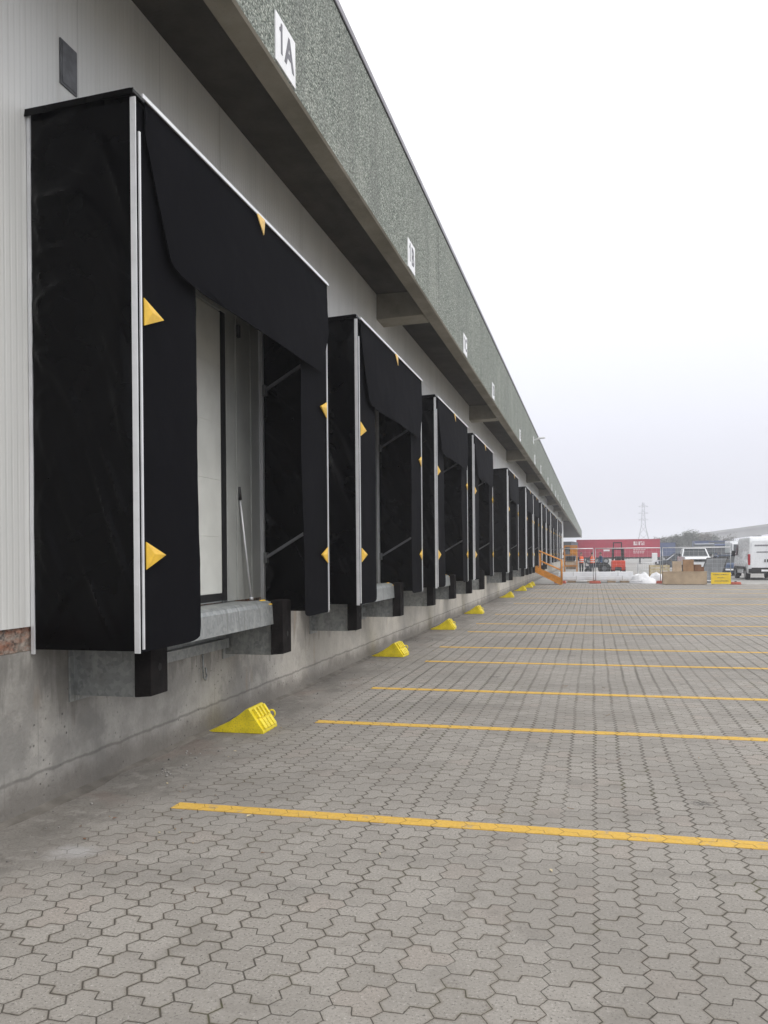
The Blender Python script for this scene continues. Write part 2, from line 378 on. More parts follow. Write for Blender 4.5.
M['wood']=paint('weathered_timber',(.30,.22,.14),.85,0,.2,3); M['woodl']=paint('fresh_timber',(.52,.44,.28),.8,0,.15,3)
M['glass']=paint('vehicle_glass',(.03,.037,.042),.12,0,.05,2,.6)
M['rim']=paint('steel_rim',(.35,.36,.37),.4,.6)
M['tyre']=paint('tyre_rubber',(.02,.02,.02),.85)
M['lampr']=paint('tail_lamp_red',(.35,.012,.02),.25)
M['lampc']=paint('headlamp_clear',(.75,.76,.78),.15)
M['carw']=paint('white_car_paint',(.72,.74,.76),.28,0,.03,1,.5,0,0,.5)
M['card']=paint('slate_car_paint',(.045,.06,.075),.3,0,.05,1,.5,0,0,.5)
M['carb']=paint('blue_car_paint',(.04,.075,.15),.3,0,.05,1,.5,0,0,.5)
M['carg']=paint('dark_green_paint',(.03,.065,.06),.35,0,.08,1)
M['tblue']=paint('truck_blue',(.02,.045,.13),.5,0,.1,.5)
M['tgrey']=paint('truck_grey',(.07,.085,.10),.6,0,.1,.5)
M['net']=paint('grey_net_sheet',(.14,.15,.16),.8,0,.12,3)
M['viaduct']=paint('viaduct_concrete',(.36,.36,.36),.85,0,.08,.1)
M['steelg']=paint('pylon_steel',(.42,.43,.46),.6,.3)
M['bark']=paint('bark',(.10,.075,.055),.9,0,.2,5)
M['leaf']=paint('leaf_grey_green',(.105,.12,.09),.8,0,.25,.9); M['leafb']=paint('leaf_brown_green',(.125,.115,.09),.8,0,.25,.9)
M['treeline']=paint('far_wood',(.09,.105,.09),.9,0,.4,.25)
M['hose']=paint('black_hose',(.015,.015,.015),.6)
M['dirt']=paint('heaped_dirt',(.15,.138,.122),.95,0,.15,6,.2,.004)
M['rubble']=paint('pale_rubble',(.27,.26,.245),.9,0,.3,20,.2,.004)
M['conered']=paint('red_plastic',(.48,.12,.08),.7,0,.12,6,.4,0,.3)
M['paintw']=paint('white_road_paint',(.66,.66,.64),.8,0,.15,6)

def text_mesh(body,size,name,mat,parent,loc,rot,bold=.0,sx=1.):
    cu=bpy.data.curves.new(name,'FONT'); cu.body=body; cu.size=size; cu.align_x='CENTER'; cu.align_y='CENTER'; cu.extrude=.0012; cu.offset=bold
    tmp=bpy.data.objects.new(name+'_src',cu); C.objects.link(tmp)
    bpy.context.view_layer.update()
    me=bpy.data.meshes.new_from_object(tmp.evaluated_get(bpy.context.evaluated_depsgraph_get()))
    bpy.data.objects.remove(tmp); bpy.data.curves.remove(cu)
    me.name=name; me.materials.clear(); me.materials.append(mat)
    o=bpy.data.objects.new(name,me); C.objects.link(o); o.parent=parent; o.location=loc; o.rotation_euler=rot; o.scale=(sx,1,1)
    return o

# ------------------------------------------------------------------ setting
W=-3.45
g=MB(); g.box(-1400,1400,-600,2200,-.5,-.006); tag(g.build('ground',M['yard']),kind='structure')
g=MB(); g.box(W-.3,46,-14,46.75,-.2,0.); pav=tag(g.build('pavement',M['paver']),kind='structure')
ends=[4.94,7.75,9.85,12.5,14.5,17.5,19.57,22.75,27.9,31.3,35.6,39.2]
for i,y in enumerate(ends):
    m=MB(); x0=-2.63+[0,.02,.02,.16,.02,.08,-.02,.06,.1,.05,.1,.05][i]
    m.box(x0,15.,y-.062,y+.062,.0,.004); m.build('marking_line',M['line'],pav)
for k in range(12):
    m=MB(); x=-1.2+k*.98; m.box(x,x+.62,46.15,46.32,0,.004); m.build('edge_marking',M['paintw'],pav)

# warehouse -------------------------------------------------------
WH=thing('warehouse','long warehouse with white cladding, concrete plinth and pebbled grey green parapet','warehouse',(0,0,0))
END=105.; CEND=205.
m=MB(); m.box(W-.25,W,-14,END,1.175,6.2); m.build('cladding_wall',M['clad'],WH)
m=MB(); m.box(W-22,W-.26,-13.9,END-.1,.0,7.0); m.build('light_block_core',M['lipc'],WH)  # unseen solid block added behind the cladding to stop light
m=MB(); m.box(W-.4,W+.0,-14,END,-.05,1.02); m.build('plinth',M['plinth'],WH)
# rough brick course
m=MB()
def bk(u,v):
    y=-14+u*119; z=1.022+v*.152; n=mnoise.noise(Vector((y*7,z*12,3)))
    return (W-.016+n*.012-.03*(v*(1-v)),y,z)
m.box(W-.2,W-.05,-14,END,1.021,1.174); m.build('brick_course',M['brick'],WH)
m=MB()
m.sheet(lambda u,v:(W-.018+.014*mnoise.noise(Vector((u*160,v*3,1)))+.01*mnoise.noise(Vector((u*700,v*5,4))),2.+u*8,1.022+v*.150),260,5,(-.03,0,0),smooth=False); m.build('broken_brick_face',M['brick'],WH)
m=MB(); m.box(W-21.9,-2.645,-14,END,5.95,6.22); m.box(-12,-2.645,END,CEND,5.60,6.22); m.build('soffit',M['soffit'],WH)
m=MB(); m.box(-2.64,-2.44,-14,CEND,5.575,7.10); f=m.build('parapet',M['agg'],WH)
m=MB(); m.prism([(-2.645,5.552),(-2.452,5.552),(-2.436,5.574),(-2.645,5.574)],-14,CEND,'y'); m.build('parapet_soffit',M['lipc'],WH)
m=MB(); m.box(-2.66,-2.425,-14,CEND+.03,7.115,7.19); m.build('coping',M['coping'],WH,bevel=.008)
m=MB(); m.box(-2.63,-2.43,-14,CEND,7.098,7.116); m.build('painted_shadow_line',M['gap'],WH)  # near-black strip that paints in the shadow line under the coping
m=MB(); m.box(W-21.9,-2.7,-14,CEND,6.9,7.05); m.build('roof',M['coping'],WH)
for k in range(-1,9):
    y=13.53+10.82*k
    if y>END-1: break
    m=MB(); m.prism([(W-.02,5.53),(-2.66,5.553),(-2.66,5.96),(W-.02,5.96)],y,y+.5,'y'); m.build('bracket',M['lipc'],WH,bevel=.012)
m=MB(); m.box(W-20,W-.3,END+.02,END+.4,0,5.6); m.build('end_wall',M['grey'],WH)
m=MB(); m.box(W+.0,W+.012,4.96,5.145,4.80,5.105); m.box(W+.012,W+.016,4.975,5.13,4.815,5.09)
m.build('vent',M['vent'],WH)
DOCKS=[4.62,9.60,14.74,19.62,27.85,35.65,40.1,46.9,51.65,57.2,61.3,68.5,73.2]
m0=None
for y0 in DOCKS:
    m=MB()   # grey frame of the doorway with black seal
    m.box(W,W+.035,y0+2.875,y0+3.70,.0+1.176,4.2); m.box(W,W+.035,y0+.06,y0+.86,1.176,4.2); m.box(W,W+.033,y0+.86,y0+2.875,3.95,4.2)
    m.box(W+.035,W+.05,y0+3.08,y0+3.11,1.18,4.2); m.box(W+.035,W+.048,y0+3.45,y0+3.47,1.18,4.2)
    d=m.build('dock_door',M['grey'],WH,bevel=.004)
    m=MB(); m.box(W,W+.03,y0+2.775,y0+2.873,1.19,3.95); m.box(W,W+.03,y0+.862,y0+.93,1.19,3.95); m.box(W,W+.028,y0+.93,y0+2.775,1.19,1.258); m.build('seal',M['black'],d)
    m=MB()
    for q in range(5):
        z=1.262+q*.535; m.box(W,W+.024,y0+.935,y0+2.77,z,z+.5345)
    m.build('door_leaf',M['door'],d,bevel=.003)
    m=MB(); m.box(W+.035,W+.075,y0+3.09,y0+3.14,3.78,3.90); m.build('switch_box',M['black'],d)
# parapet signs, one above each bay
LET='ABCDEFGHILMNO'
sg0=None
for i,y0 in enumerate(DOCKS):
    yc=y0+1.945
    s=thing('bay_sign',f'white rectangular sign reading 1{LET[i]} on the pebbled parapet','sign',(-2.44,yc,5.80),0,'bay number signs along the parapet')
    m=MB(); m.box(.001,.013,-.232,.228,-.205,.19); m.build('plate',M['signw'],s,bevel=.002)
    m=MB(); m.prism([(-.085,-.10),(-.085,.15),(-.115,.15),(-.125,.115),(-.15,.10),(-.15,.075),(-.12,.075),(-.12,-.10)],.0135,.0155,'x'); m.build('numeral',M['ink'],s)
    text_mesh(LET[i],.34,'letter',M['ink'],s,(.0145,.075,-.005),(R(90),0,R(90)),.009,.9)
# lamp arm on parapet
s=thing('parapet_lamp','white lamp on a short arm reaching out from the parapet top','lamp',(-2.44,36.7,6.5))
m=MB(); m.box(.0,.03,-.07,.07,-.12,.2); m.build('wall_plate',M['white'],s,bevel=.004)
m=MB(); m.cyl((.03,0,.05),(.24,0,.09),.025); m.build('arm',M['white'],s)
m=MB(); m.prism([(.2,.07),(.50,.10),(.52,.14),(.46,.16),(.2,.14)],-.09,.09,'y'); m.build('lamp_head',M['white'],s,bevel=.02)

# ------------------------------------------------------------------ dock shelters
SW,SD,SH=3.77,.765,3.42
def crease(u,v,seed):
    """tension folds running diagonally across a slack tarpaulin, metres"""
    p=Vector((u*1.5+seed*3.1,v*1.6,seed)); h=.010*mnoise.noise(p)
    for k,(sl,fr,am) in enumerate(((-1.1,3.1,.011),(-.6,5.3,.007),(.8,4.1,.004),(-1.8,8.5,.004))):
        w=v*3.4-u*sl+.5*mnoise.noise(Vector((u*1.3,v*1.9,seed*2+k*7)))
        n=mnoise.noise(Vector((w*fr*.5,u*.9+k*3,seed+k)))
        mask=max(0,min(1,.5+1.4*mnoise.noise(Vector((u*1.4+k,v*2.3,seed*5+k)))))
        h+=am*max(0,1-abs(n)*5.5)*mask
    return 3.*h+.0022*mnoise.noise(Vector((u*9,v*16,seed)))
def make_shelter(seed):
    s=thing('dock_shelter','x','dock shelter')
    e=lambda u:min(1.,u*8,(1-u)*8)
    for side in (0,1):
        m=MB(); yy=0.0 if side==0 else SW-.006
        def fn(u,v):
            k=e(u)*min(1,v*12+.2,(1-v)*12+.1); return (.012+u*(SD-.04),yy+(-1 if side==0 else 1)*k*crease(u,v,seed+side*5),.0+v*SH)
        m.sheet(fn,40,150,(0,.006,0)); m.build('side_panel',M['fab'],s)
        ys=-.012 if side==0 else SW+.004
        m=MB(); m.box(.004,.030,ys-.0,ys+.012,-.03,SH-.02); m.build('wall_trim',M['alu'],s,bevel=.002)
        m=MB(); m.box(SD-.036,SD+.002,(ys+.004 if side==0 else ys-.001),(ys+.013 if side==0 else ys+.008),-.012,SH-.03)
        for q in range(12): m.cyl((SD-.017,ys+.001 if side==0 else ys+.011,.12+q*.285),(SD-.017,ys+.004,.12+q*.285),.008,6)
        m.box(SD+.004,SD+.016,(.014 if side==0 else SW-.030),(.030 if side==0 else SW-.014),.01,SH-.235)
        m.box(SD-.03,SD-.012,.012 if side==0 else SW-.04,.05 if side==0 else SW-.014,.0,SH-.05)
        m.build('corner_post',M['alu'],s,bevel=.002)
        m=MB(); yb=.03 if side==0 else SW-.07
        m.box(.037,.075,yb,yb+.04,.06,SH-.08); m.build('rear_post',M['alu'],s)
        yb+=.02
        for z in (.57,2.34):
            m=MB(); m.bar((.10,yb,z),(SD-.05,yb,z+.36),.022,.03)
            m.box(.075,.11,yb-.03,yb+.03,z-.06,z+.05); m.box(SD-.07,SD-.03,yb-.02,yb+.02,z+.33,z+.4); m.build('brace',M['bracep'],s)
        # side curtain
        m=MB()
        def fc(u,v):
            w=.79-.018*max(0,1-v*26)**2; y=.012+u*(w-.012); zz=.0+v*(SH-.06)+ (-.008+.03*u**14)*(1-v)**12
            x=SD-.008+.006*math.sin(v*7+seed)*u+.012*u*u*(1-v)**3+.012*u*mnoise.noise(Vector((u*2,v*3,seed+side)))+.15*u*crease(u*.7,v,seed+17+side)
            return (x,y if side==0 else SW-y,zz)
        m.sheet(fc,20,90,(.006,0,0)); m.build('side_curtain',M['flap'],s)
        for z,mt in ((.585,'yel'),(2.09,'yel')):
            m=MB(); h=.085; y1=.052; y2=.275; X=SD+.018
            def P(x,y,z): return (x,y if side==0 else SW-y,z)
            pts=[P(X,y1,z-h),P(X,y1,z+h),P(X+.012,y2,z+.005),P(X+.016,y1+.07,z+.01)]
            b=[P(X-.006,y1,z-h),P(X-.006,y1,z+h),P(X-.004,y2,z+.005)]
            m.add(pts+b,[(0,3,1),(1,3,2),(0,2,3),(4,5,6),(0,4,6,2),(1,2,6,5),(0,1,5,4)]); m.build('marker_flap',M[mt],s)
    # roof sheet with lips
    m=MB(); m.prism([(.0,SH-.03),(.0,SH-.012),(.35,SH+.005),(SD-.03,SH+.022),(SD-.01,SH+.018),(SD-.006,SH-.008),(SD-.02,SH-.022)],-.016,SW+.016,'y')
    for side in (0,1):
        def lip(u,v):
            w=mnoise.noise(Vector((u*4,seed,side*9))); q=(1-v)
            y=-.020-.010*q-.008*w*q; zt=SH-.012+.030*u; z=zt-q*(.050+.012*w-.012*u)
            return (u*(SD-.004),y if side==0 else SW-y,z)
        m.sheet(lip,24,4,(0,.005 if side==0 else -.005,0))
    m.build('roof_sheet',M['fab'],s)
    m=MB(); m.box(SD+.028,SD+.040,.02,SW-.02,SH-.032,SH-.004); m.build('top_rail',M['alu'],s,bevel=.003)
    # head curtain
    def hl(v): # left limit at height v (0 bottom .. 1 top of 1.0 m)
        z=v
        if z>.75: return .075
        if z>.10: return .075+(.75-z)/.65*.255
        return .33+ .42*(1-math.sqrt(max(0,1-((.10-z)/.10)**2)))
    m=MB()
    def fh(u,v):
        a=hl(v); b=SW-.03-(.0 if v>.47 else (.47-v)/.47*.29)
        y=a+u*(b-a); bow=.045*(1-v)**1.3
        x=SD+.015+bow*(.6+.4*math.sin(u*3.1))+.014*(1-v)*mnoise.noise(Vector((u*3.5,v*2,seed)))+.10*crease(v*1.2,u*.9,seed+31)*min(1,(1-v)*4)
        return (x,y,2.42+v*1.0)
    m.sheet(fh,90,40,(.007,0,0)); m.build('head_curtain',M['flap'],s)
    m=MB(); X=SD+.036; yc=1.91
    m.add([(X,yc-.10,SH-.01),(X,yc+.10,SH-.01),(X+.02,yc+.02,SH-.17),(X+.018,yc,SH-.06),(X-.006,yc-.10,SH-.01),(X-.006,yc+.10,SH-.01),(X+.012,yc+.02,SH-.17)],
          [(0,3,1),(1,3,2),(0,2,3),(4,5,6),(0,4,6,2),(1,2,6,5),(0,1,5,4)]); m.build('top_marker',M['yelo'],s)
    return s
ORD=['nearest','second','third','fourth','fifth','sixth','seventh','eighth','ninth','tenth','eleventh','twelfth','farthest']
SHL=['nearest black dock shelter, under the 1A sign, with crumpled side panel','second black dock shelter along the wall, under the 1B sign',
 'third black dock shelter along the wall, under the 1C sign','fourth black dock shelter, last before the bare stretch of wall',
 'fifth black dock shelter, standing alone between two bare stretches of wall','sixth black dock shelter, first after the second bare stretch of wall',
 'seventh black dock shelter, last before the orange stairs','eighth black dock shelter, behind the top of the orange stairs','ninth black dock shelter, just past the orange stairs',
 'tenth black dock shelter from the near end of the row','third from last black dock shelter in the far row','second from last black dock shelter in the far row','farthest black dock shelter, at the end of the row']
protos=[make_shelter(1),make_shelter(4)]
for i,y0 in enumerate(DOCKS):
    s=protos[i] if i<2 else dup(protos[i%2])
    s.location=(W,y0,1.03); s['label']=SHL[i]; s['group']='black dock shelters along the warehouse'

# bumpers and levellers
def make_leveller():
    s=thing('dock_leveller','x','dock leveller')
    m=MB()
    prof=[(.0,.135),(.42,.165),(.475,.160),(.505,.140),(.52,.110),(.53,-.06),(.515,-.062),(.50,.10),(.485,.130),(.46,.146),(.42,.150),(.0,.118)]
    m.prism(prof,.66,2.80,'y'); o=m.build('lip_plate',M['galv'],s)
    m=MB(); m.box(.0,.07,.62,2.82,-.29,-.20); m.box(.0,.02,.62,2.82,-.20,.11); m.build('sill_angle',M['galv'],s,bevel=.003)
    m=MB()
    for y in (.9,1.5,2.1,2.6): m.bar((.03,y,-.1),(.47,y,.10),.02,.06)
    m.build('support_rib',M['galv'],s)
    m=MB(); m.add([(.44,2.68,.171),(.52,2.74,.128),(.52,2.80,.128),(.44,2.80,.171),(.44,2.68,.167),(.52,2.74,.124),(.52,2.80,.124),(.44,2.80,.167)],[(0,1,2,3),(7,6,5,4),(0,4,5,1),(1,5,6,2),(2,6,7,3),(3,7,4,0)]); m.build('corner_marker',M['yel'],s)
    return s
def make_bumper():
    s=thing('dock_bumper','x','bumper')
    m=MB(); m.box(.0,.495,.03,.20,-.36,.14); m.box(.0,.012,-.02,.25,-.40,.16); m.build('bracket_box',M['galv'],s,bevel=.004)
    m=MB(); m.prism([(.497,-.352),(.62,-.342),(.62,.15),(.61,.162),(.497,.165)],-.02,.205,'y'); o=m.build('rubber_block',M['rubber'],s,bevel=.008)
    m=MB(); m.cyl((.6195,.095,-.16),(.6225,.095,-.16),.026,12); m.build('bolt_recess',M['hole'],o)
    return s
lv=make_leveller(); bp=make_bumper()
for i,y0 in enumerate(DOCKS):
    if i>8: break
    w=f'{ORD[i]} dock shelter'
    if i!=3:
        l=lv if i==0 else dup(lv)
        l.location=(W,y0,1.03); l['label']=f'grey steel leveller lip below the {w}'; l['group']='steel dock levellers'
    for j,(dy,nm) in enumerate(((.40,'near'),(2.83,'far'))):
        b=bp if (i==0 and j==0) else dup(bp)
        b.location=(W,y0+dy,1.03); b['label']=f'black rubber bumper on grey box below {nm} side of the {w}'; b['group']='dock bumpers'
# pole leaning in first dock
s=thing('metal_pole','thin metal pole with black grip leaning beside the nearest dock door','pole',(W+.12,7.87,1.17))
m=MB(); m.cyl((0,0,0),(-.07,-.10,1.0),.010); m.cyl((.0,0,.0),(.0,0,.03),.02); m.build('shaft',M['alu'],s)
m=MB(); m.cyl((-.07,-.10,1.0),(-.078,-.113,1.13),.02); m.build('grip',M['black'],s)
# hanging hooks under levellers
for i in (0,1):
    m=MB(); y=DOCKS[i]+2.35; m.tube([(W+.02,y,.73),(W+.03,y,.52),(W+.035,y+.03,.49),(W+.03,y+.06,.53),(W+.02,y+.06,.60)],.008,6)
    tag(m.build('steel_hook',M['galv']),f'bent steel hook on concrete wall under the {ORD[i]} dock leveller','hook','steel hooks')

# wheel chocks
def make_chock():
    s=thing('wheel_chock','x','wheel chock')
    m=MB(); w=.36
    # profile along x (0 = wall side tip), concave ramp then steep face
    top=[(.0,.010),(.10,.048),(.20,.102),(.29,.162),(.362,.218),(.382,.221),(.390,.215)]
    poly=top+[(.53,.02),(.53,.0),(.0,.0)]
    m.prism(poly,0,w,'y'); b=m.build('body',M['chock'],s,bevel=.003)
    for q in range(4):
        m=MB(); y=.045+q*.078
        d=Vector((.135,0,-.195)).normalized(); nrm=Vector((.195,0,.135)).normalized()
        p=Vector((.398,y+.018,.205)); M3=Matrix((d,Vector((0,1,0)),nrm)).transposed()
        m.obox(p+d*.05+nrm*.008,(.10,.036,.045),M3); m.obox(p+d*.165+nrm*.004,(.10,.060,.040),M3); m.build('rib',M['chock'],s,bevel=.002)
    m=MB()
    pts=[(.47+.032*math.cos(a),w+.018,.115+.035*math.sin(a)) for a in [k*math.pi/6 for k in range(13)]]
    m.tube(pts,.008,6); m.cyl((.45,w-.01,.115),(.45,w+.02,.115),.011,6); m.build('ring_handle',M['chock'],s)
    return s
ck=make_chock()
CK=[(7.09,-3.43,.02),(12.95,-3.44,-.05),(17.85,-3.42,.04),(22.8,-3.45,-.03),(31.6,-3.4,.05),(37.6,-3.4,0),(41.3,-3.38,-.04),(43.6,-3.4,.05)]
CL=['closest to the camera below the nearest bumper','beside the second dock shelter','beside the third dock shelter','beside the fourth dock shelter','by the dock standing alone','below the sixth dock shelter','second from the orange stairs','right beside the orange stairs']
for i,(y,x,a) in enumerate(CK):
    c=ck if i==0 else dup(ck)
    c.location=(x,y,.002); c.rotation_euler=(0,0,a); c['label']=f'yellow ribbed wheel chock at the wall foot, {CL[i]}'; c['group']='yellow wheel chocks'

# dirt fillet and rubble at the wall foot
m=MB()
def fil(u,v):
    y=1.5+u*45; n=mnoise.noise(Vector((y*1.7,v*1.5,0)))*.5+mnoise.noise(Vector((y*6,v*4,2)))*.3+.5
    wd=.035+.09*max(0,n)+.05*max(0,mnoise.noise(Vector((y*.9,5,0)))); x=W-.01+v*wd; z=(.018+.02*n)*(1-v)**1.5*(.95+.12*mnoise.noise(Vector((y*9,v*6,7))))-.004*v
    return (x,y,max(z,-.003)+.001)
m.sheet(fil,900,7,(0,0,-.02)); tag(m.build('dirt',M['dirt']),kind='stuff')
m=MB()
rnd=random.Random(3)
def stone(x,y,r):
    z=r*.55; vs=[];n=7
    m.ball((x,y,z),r,6,4,0,(rnd.uniform(.7,1.3),rnd.uniform(.7,1.4),rnd.uniform(.5,.9)))
for k in range(22):
    y=5.55+abs(rnd.gauss(0,.45)); stone(W+.30+abs(rnd.gauss(0,.13)),y,rnd.uniform(.003,.011))
for k in range(170):
    stone(W+.12+abs(rnd.gauss(0,.28)),rnd.uniform(3,30),rnd.uniform(.003,.011))
o=m.build('rubble',M['rubble']); tag(o,kind='stuff')

m=MB(); r7=random.Random(21)
for k in range(70):
    y=4.2+18*r7.random()**1.6; x=r7.uniform(-2.9,4.) if k%2 else -3.0+abs(r7.gauss(0,.5)); a=r7.uniform(0,6.28); L=r7.uniform(.008,.022); wd=L*r7.uniform(.25,.6)
    c=Vector((x,y,.006)); t=Vector((math.cos(a),math.sin(a),0)); q=Vector((-t.y,t.x,0)); up=Vector((0,0,r7.uniform(.002,.010)))
    P4=[c-t*L,c-q*wd+up,c+t*L+up*.5,c+q*wd+up]
    m.add([*P4,*[p-Vector((0,0,.0012)) for p in P4]],[(0,1,2,3),(7,6,5,4),(0,4,5,1),(1,5,6,2),(2,6,7,3),(3,7,4,0)],k%3)
for k in range(9):
    y=3.+r7.random()*9; x=r7.uniform(-2.6,2.); a=r7.uniform(0,6.28); L=r7.uniform(.04,.12)
    m.cyl((x,y,.006),(x+math.cos(a)*L,y+math.sin(a)*L,.008),.002,5,mi=0)
tag(m.build('litter',[M['wood'],M['cartond'],M['woodl']]),kind='stuff')

# ------------------------------------------------------------------ orange stairs
s=thing('metal_stairs','orange steel stairs with handrail going down from the dock wall','stairs',(0,0,0))
xa,za,xb,zb=-3.12,.98,-1.58,.03; YA,YB=45.3,46.25
for y in (YA,YB):
    m=MB(); m.prism([(xa,za-.24),(xa,za+.05),(xb,zb+.27),(xb,zb-.03),(xb-.12,zb-.03)],y-.02,y+.02,'y'); m.build('stringer',M['orange'],s,bevel=.004)
    m=MB(); m.tube([(xa+.18,y,za+.92),(xa+.05,y,za+.95),(xb-.02,y,zb+1.25),(xb-.02,y,zb+.05)],.03,8); m.tube([(xa+.05,y,za+.45),(xb-.02,y,zb+.72)],.025,8); m.build('handrail',M['orange'],s)
    for t in (.14,.24,.985):
        m=MB(); x=xa+(xb-xa)*t; z=za+(zb-za)*t; m.box(x-.03,x+.03,y-.022,y+.022,z,z+.93); m.build('baluster',M['orange'],s)
for q in range(5):
    m=MB(); t=(q+.5)/5; x=xa+(xb-xa)*t; z=za+(zb-za)*t; m.box(x-.15,x+.15,YA+.021,YB-.021,z+.06,z+.095); m.build('tread',M['tread'],s)

# ------------------------------------------------------------------ site fence
def fence_panel(a,b,label):
    s=thing('mesh_fence_panel',label,'fence',(a[0],a[1],0),math.atan2(b[1]-a[1],b[0]-a[0]),'site mesh fence panels')
    L=math.hypot(b[0]-a[0],b[1]-a[1]); H=1.93
    m=MB()
    for z in (.16,H-.02): m.cyl((.03,0,z),(L-.03,0,z),.024 if z>1 else .015,8)
    m.build('fence_rail',M['alu'],s)
    for x in (.03,L-.03):
        m=MB(); m.cyl((x,0,.1),(x,0,H),.019,8); m.build('fence_upright',M['rim'],s)
    m=MB(); n=int(L/.22)
    for k in range(1,n): m.cyl((L*k/n,0,.16),(L*k/n,0,H-.02),.0016,4,cap=False)
    for k in range(1,8): m.cyl((.03,0,.16+k*.22),(L-.03,0,.16+k*.22),.0016,4,cap=False)
    m.build('wire_mesh',M['alu'],s)
    m=MB(); m.prism([(-.32,0),(.32,0),(.28,.14),(-.28,.14)],-.13,.13,'y'); m.build('foot_block',M['conered'],s,bevel=.02)
    return s
fence_panel((.12,47.3),(3.55,47.2),'wire mesh fence panel in front of the red forklift')
fence_panel((3.60,47.2),(7.05,47.15),'wire mesh fence panel above the tan board box')
fence_panel((-1.75,47.55),(.06,47.3),'short wire mesh fence panel beside the orange stairs')

# wrapped white beams on timber bearers
for k,(x0,x1,y,z,lab) in enumerate([(-1.75,2.45,49.2,.14,'lower long white wrapped bundle lying on dark bearers'),(-1.9,2.2,49.35,.37,'upper long white wrapped bundle of the stack by the fence'),(-.9,2.9,50.1,.14,'rear white wrapped bundle behind the two stacked ones')]):
    s=thing('wrapped_bundle',lab,'bundle',((x0+x1)/2,y,z),0,'white wrapped bundles')
    m=MB(); L=x1-x0; m.box(-L/2,L/2,-.28,.28,0,.225); m.build('wrapping',M['foil'],s,bevel=.03)
    for q in (-.3,.3):
        m=MB(); m.box(L*q-.012,L*q+.012,-.285,.285,-.003,.229); m.build('strap',M['grey'],s)
for k,x in enumerate((-1.3,-.2,.9,1.6)):
    m=MB(); m.box(x-.1,x+.35,48.8,50.2,0,.138); tag(m.build('timber_bearer',M['wood'],bevel=.006),'dark timber bearer under the white wrapped bundles','bearer','timber bearers under the bundles')
# white sheeting heaps
for k,(x,y,w,h,lab) in enumerate([(2.62,47.75,.64,.54,'tall rounded heap of white sheeting beside the wrapped bundles'),(3.42,47.7,.60,.54,'lower crumpled heap of white sheeting beside the tan box'),(2.95,47.5,.62,.30,'flat white sheeting heap spread before the two taller ones')]):
    m=MB()
    def hp(u,v):
        a=u*2*math.pi; r=v; n=mnoise.noise(Vector((math.cos(a)*r*2.2,math.sin(a)*r*2.2,k*7)))
        n2=mnoise.noise(Vector((math.cos(a)*r*6,math.sin(a)*r*6,k*7+3)))
        R_=w*r*(1+.18*mnoise.noise(Vector((math.cos(a)*1.5,math.sin(a)*1.5,k*3))))
        z=h*max(0,(1-r**2.6))*(1+.25*n)+.06*n2*(1-r)
        return (math.cos(a)*R_,math.sin(a)*R_*.8,max(z,.0))
    m.sheet(hp,40,14,(0,0,-.012)); tag(m.build('sheeting_heap',M['tarp'],loc=(x,y,.012)),lab,'sheeting','white sheeting heaps')
# tan box with cartons
s=thing('board_box','long tan chipboard box by the fence carrying cartons','box',(4.57,45.75,0))
m=MB(); m.box(-1.06,1.06,-.4,.4,.02,.655); m.build('panel_box',M['board'],s,bevel=.008)
m=MB(); m.box(-1.07,1.07,-.41,.41,.655,.675); m.build('lid',M['board'],s,bevel=.004)
m=MB()
for x in (-.9,0,.9): m.box(x-.06,x+.06,-.38,.38,0,.02)
m.build('skid',M['wood'],s)
for x,w,h,mt,lab,d in [(4.22,.44,.52,'cartonl','pale open carton on the left end of the tan box',.4),(4.77,.52,.60,'carton','tall brown carton standing in the middle of the tan box',.45),(5.22,.34,.34,'cartond','low dark brown carton beside the tall brown carton',.4),(5.42,.22,.22,'cartond','small dark carton on the right end of the tan box',.3)]:
    s=thing('carton',lab,'carton',(x,45.75,.676),random.uniform(-.08,.08),'cartons on the tan box')
    m=MB(); t=.008; m.box(-w/2,w/2,-d/2,-d/2+t,0,h); m.box(-w/2,w/2,d/2-t,d/2,0,h); m.box(-w/2,-w/2+t,-d/2+t,d/2-t,0,h); m.box(w/2-t,w/2,-d/2+t,d/2-t,0,h); m.box(-w/2+t,w/2-t,-d/2+t,d/2-t,0,t); m.build('carton_body',M[mt],s)
    for sx in (-1,1):
        m=MB(); m.bar((sx*w/2,0,h),(sx*(w/2+w*.28),0,h+w*.2),d-.02,.006) if mt=='cartonl' else m.bar((sx*w/2,0,h+.004),(sx*.012,0,h+.006),d-.01,.006); m.build('carton_flap',M[mt],s)
# yellow notice board
s=thing('notice_board','yellow notice board with black writing standing before the fence','sign',(6.27,45.2,0))
m=MB(); m.box(-.47,.47,-.012,.012,.04,.62); m.build('board',M['signy'],s,bevel=.004)
m=MB(); r2=random.Random(5)
for row,(z,h,x0,x1) in enumerate(((.49,.055,-.38,.36),(.335,.05,-.17,.17),(.165,.055,-.30,.34))):
    x=x0
    while x<x1:
        w=r2.uniform(.018,.034); q=h*r2.choice((1,1,.7)); m.box(x,x+w*.55,-.0165,-.0125,z,z+q)
        if r2.random()<.6: m.box(x,x+w,-.0165,-.0125,z+q*r2.choice((0,.4,.8)),z+q*r2.choice((0,.4,.8))+.011)
        x+=w+.012
        if r2.random()<.12: x+=.03
m.build('lettering',M['ink'],s)
for x in (-.35,.35):
    m=MB(); m.bar((x,.02,.56),(x,.3,.0),.03); m.build('prop_leg',M['wood'],s)
s=thing('barrier_foot','red plastic barrier foot beside the yellow notice board','barrier foot',(7.02,45.6,0))
m=MB(); m.prism([(-.26,0),(.26,0),(.22,.13),(-.22,.13)],-.16,.16,'y'); m.build('foot_body',M['conered'],s,bevel=.02)
m=MB(); m.box(-.05,.05,-.05,.05,.13,.17); m.build('socket',M['black'],s)
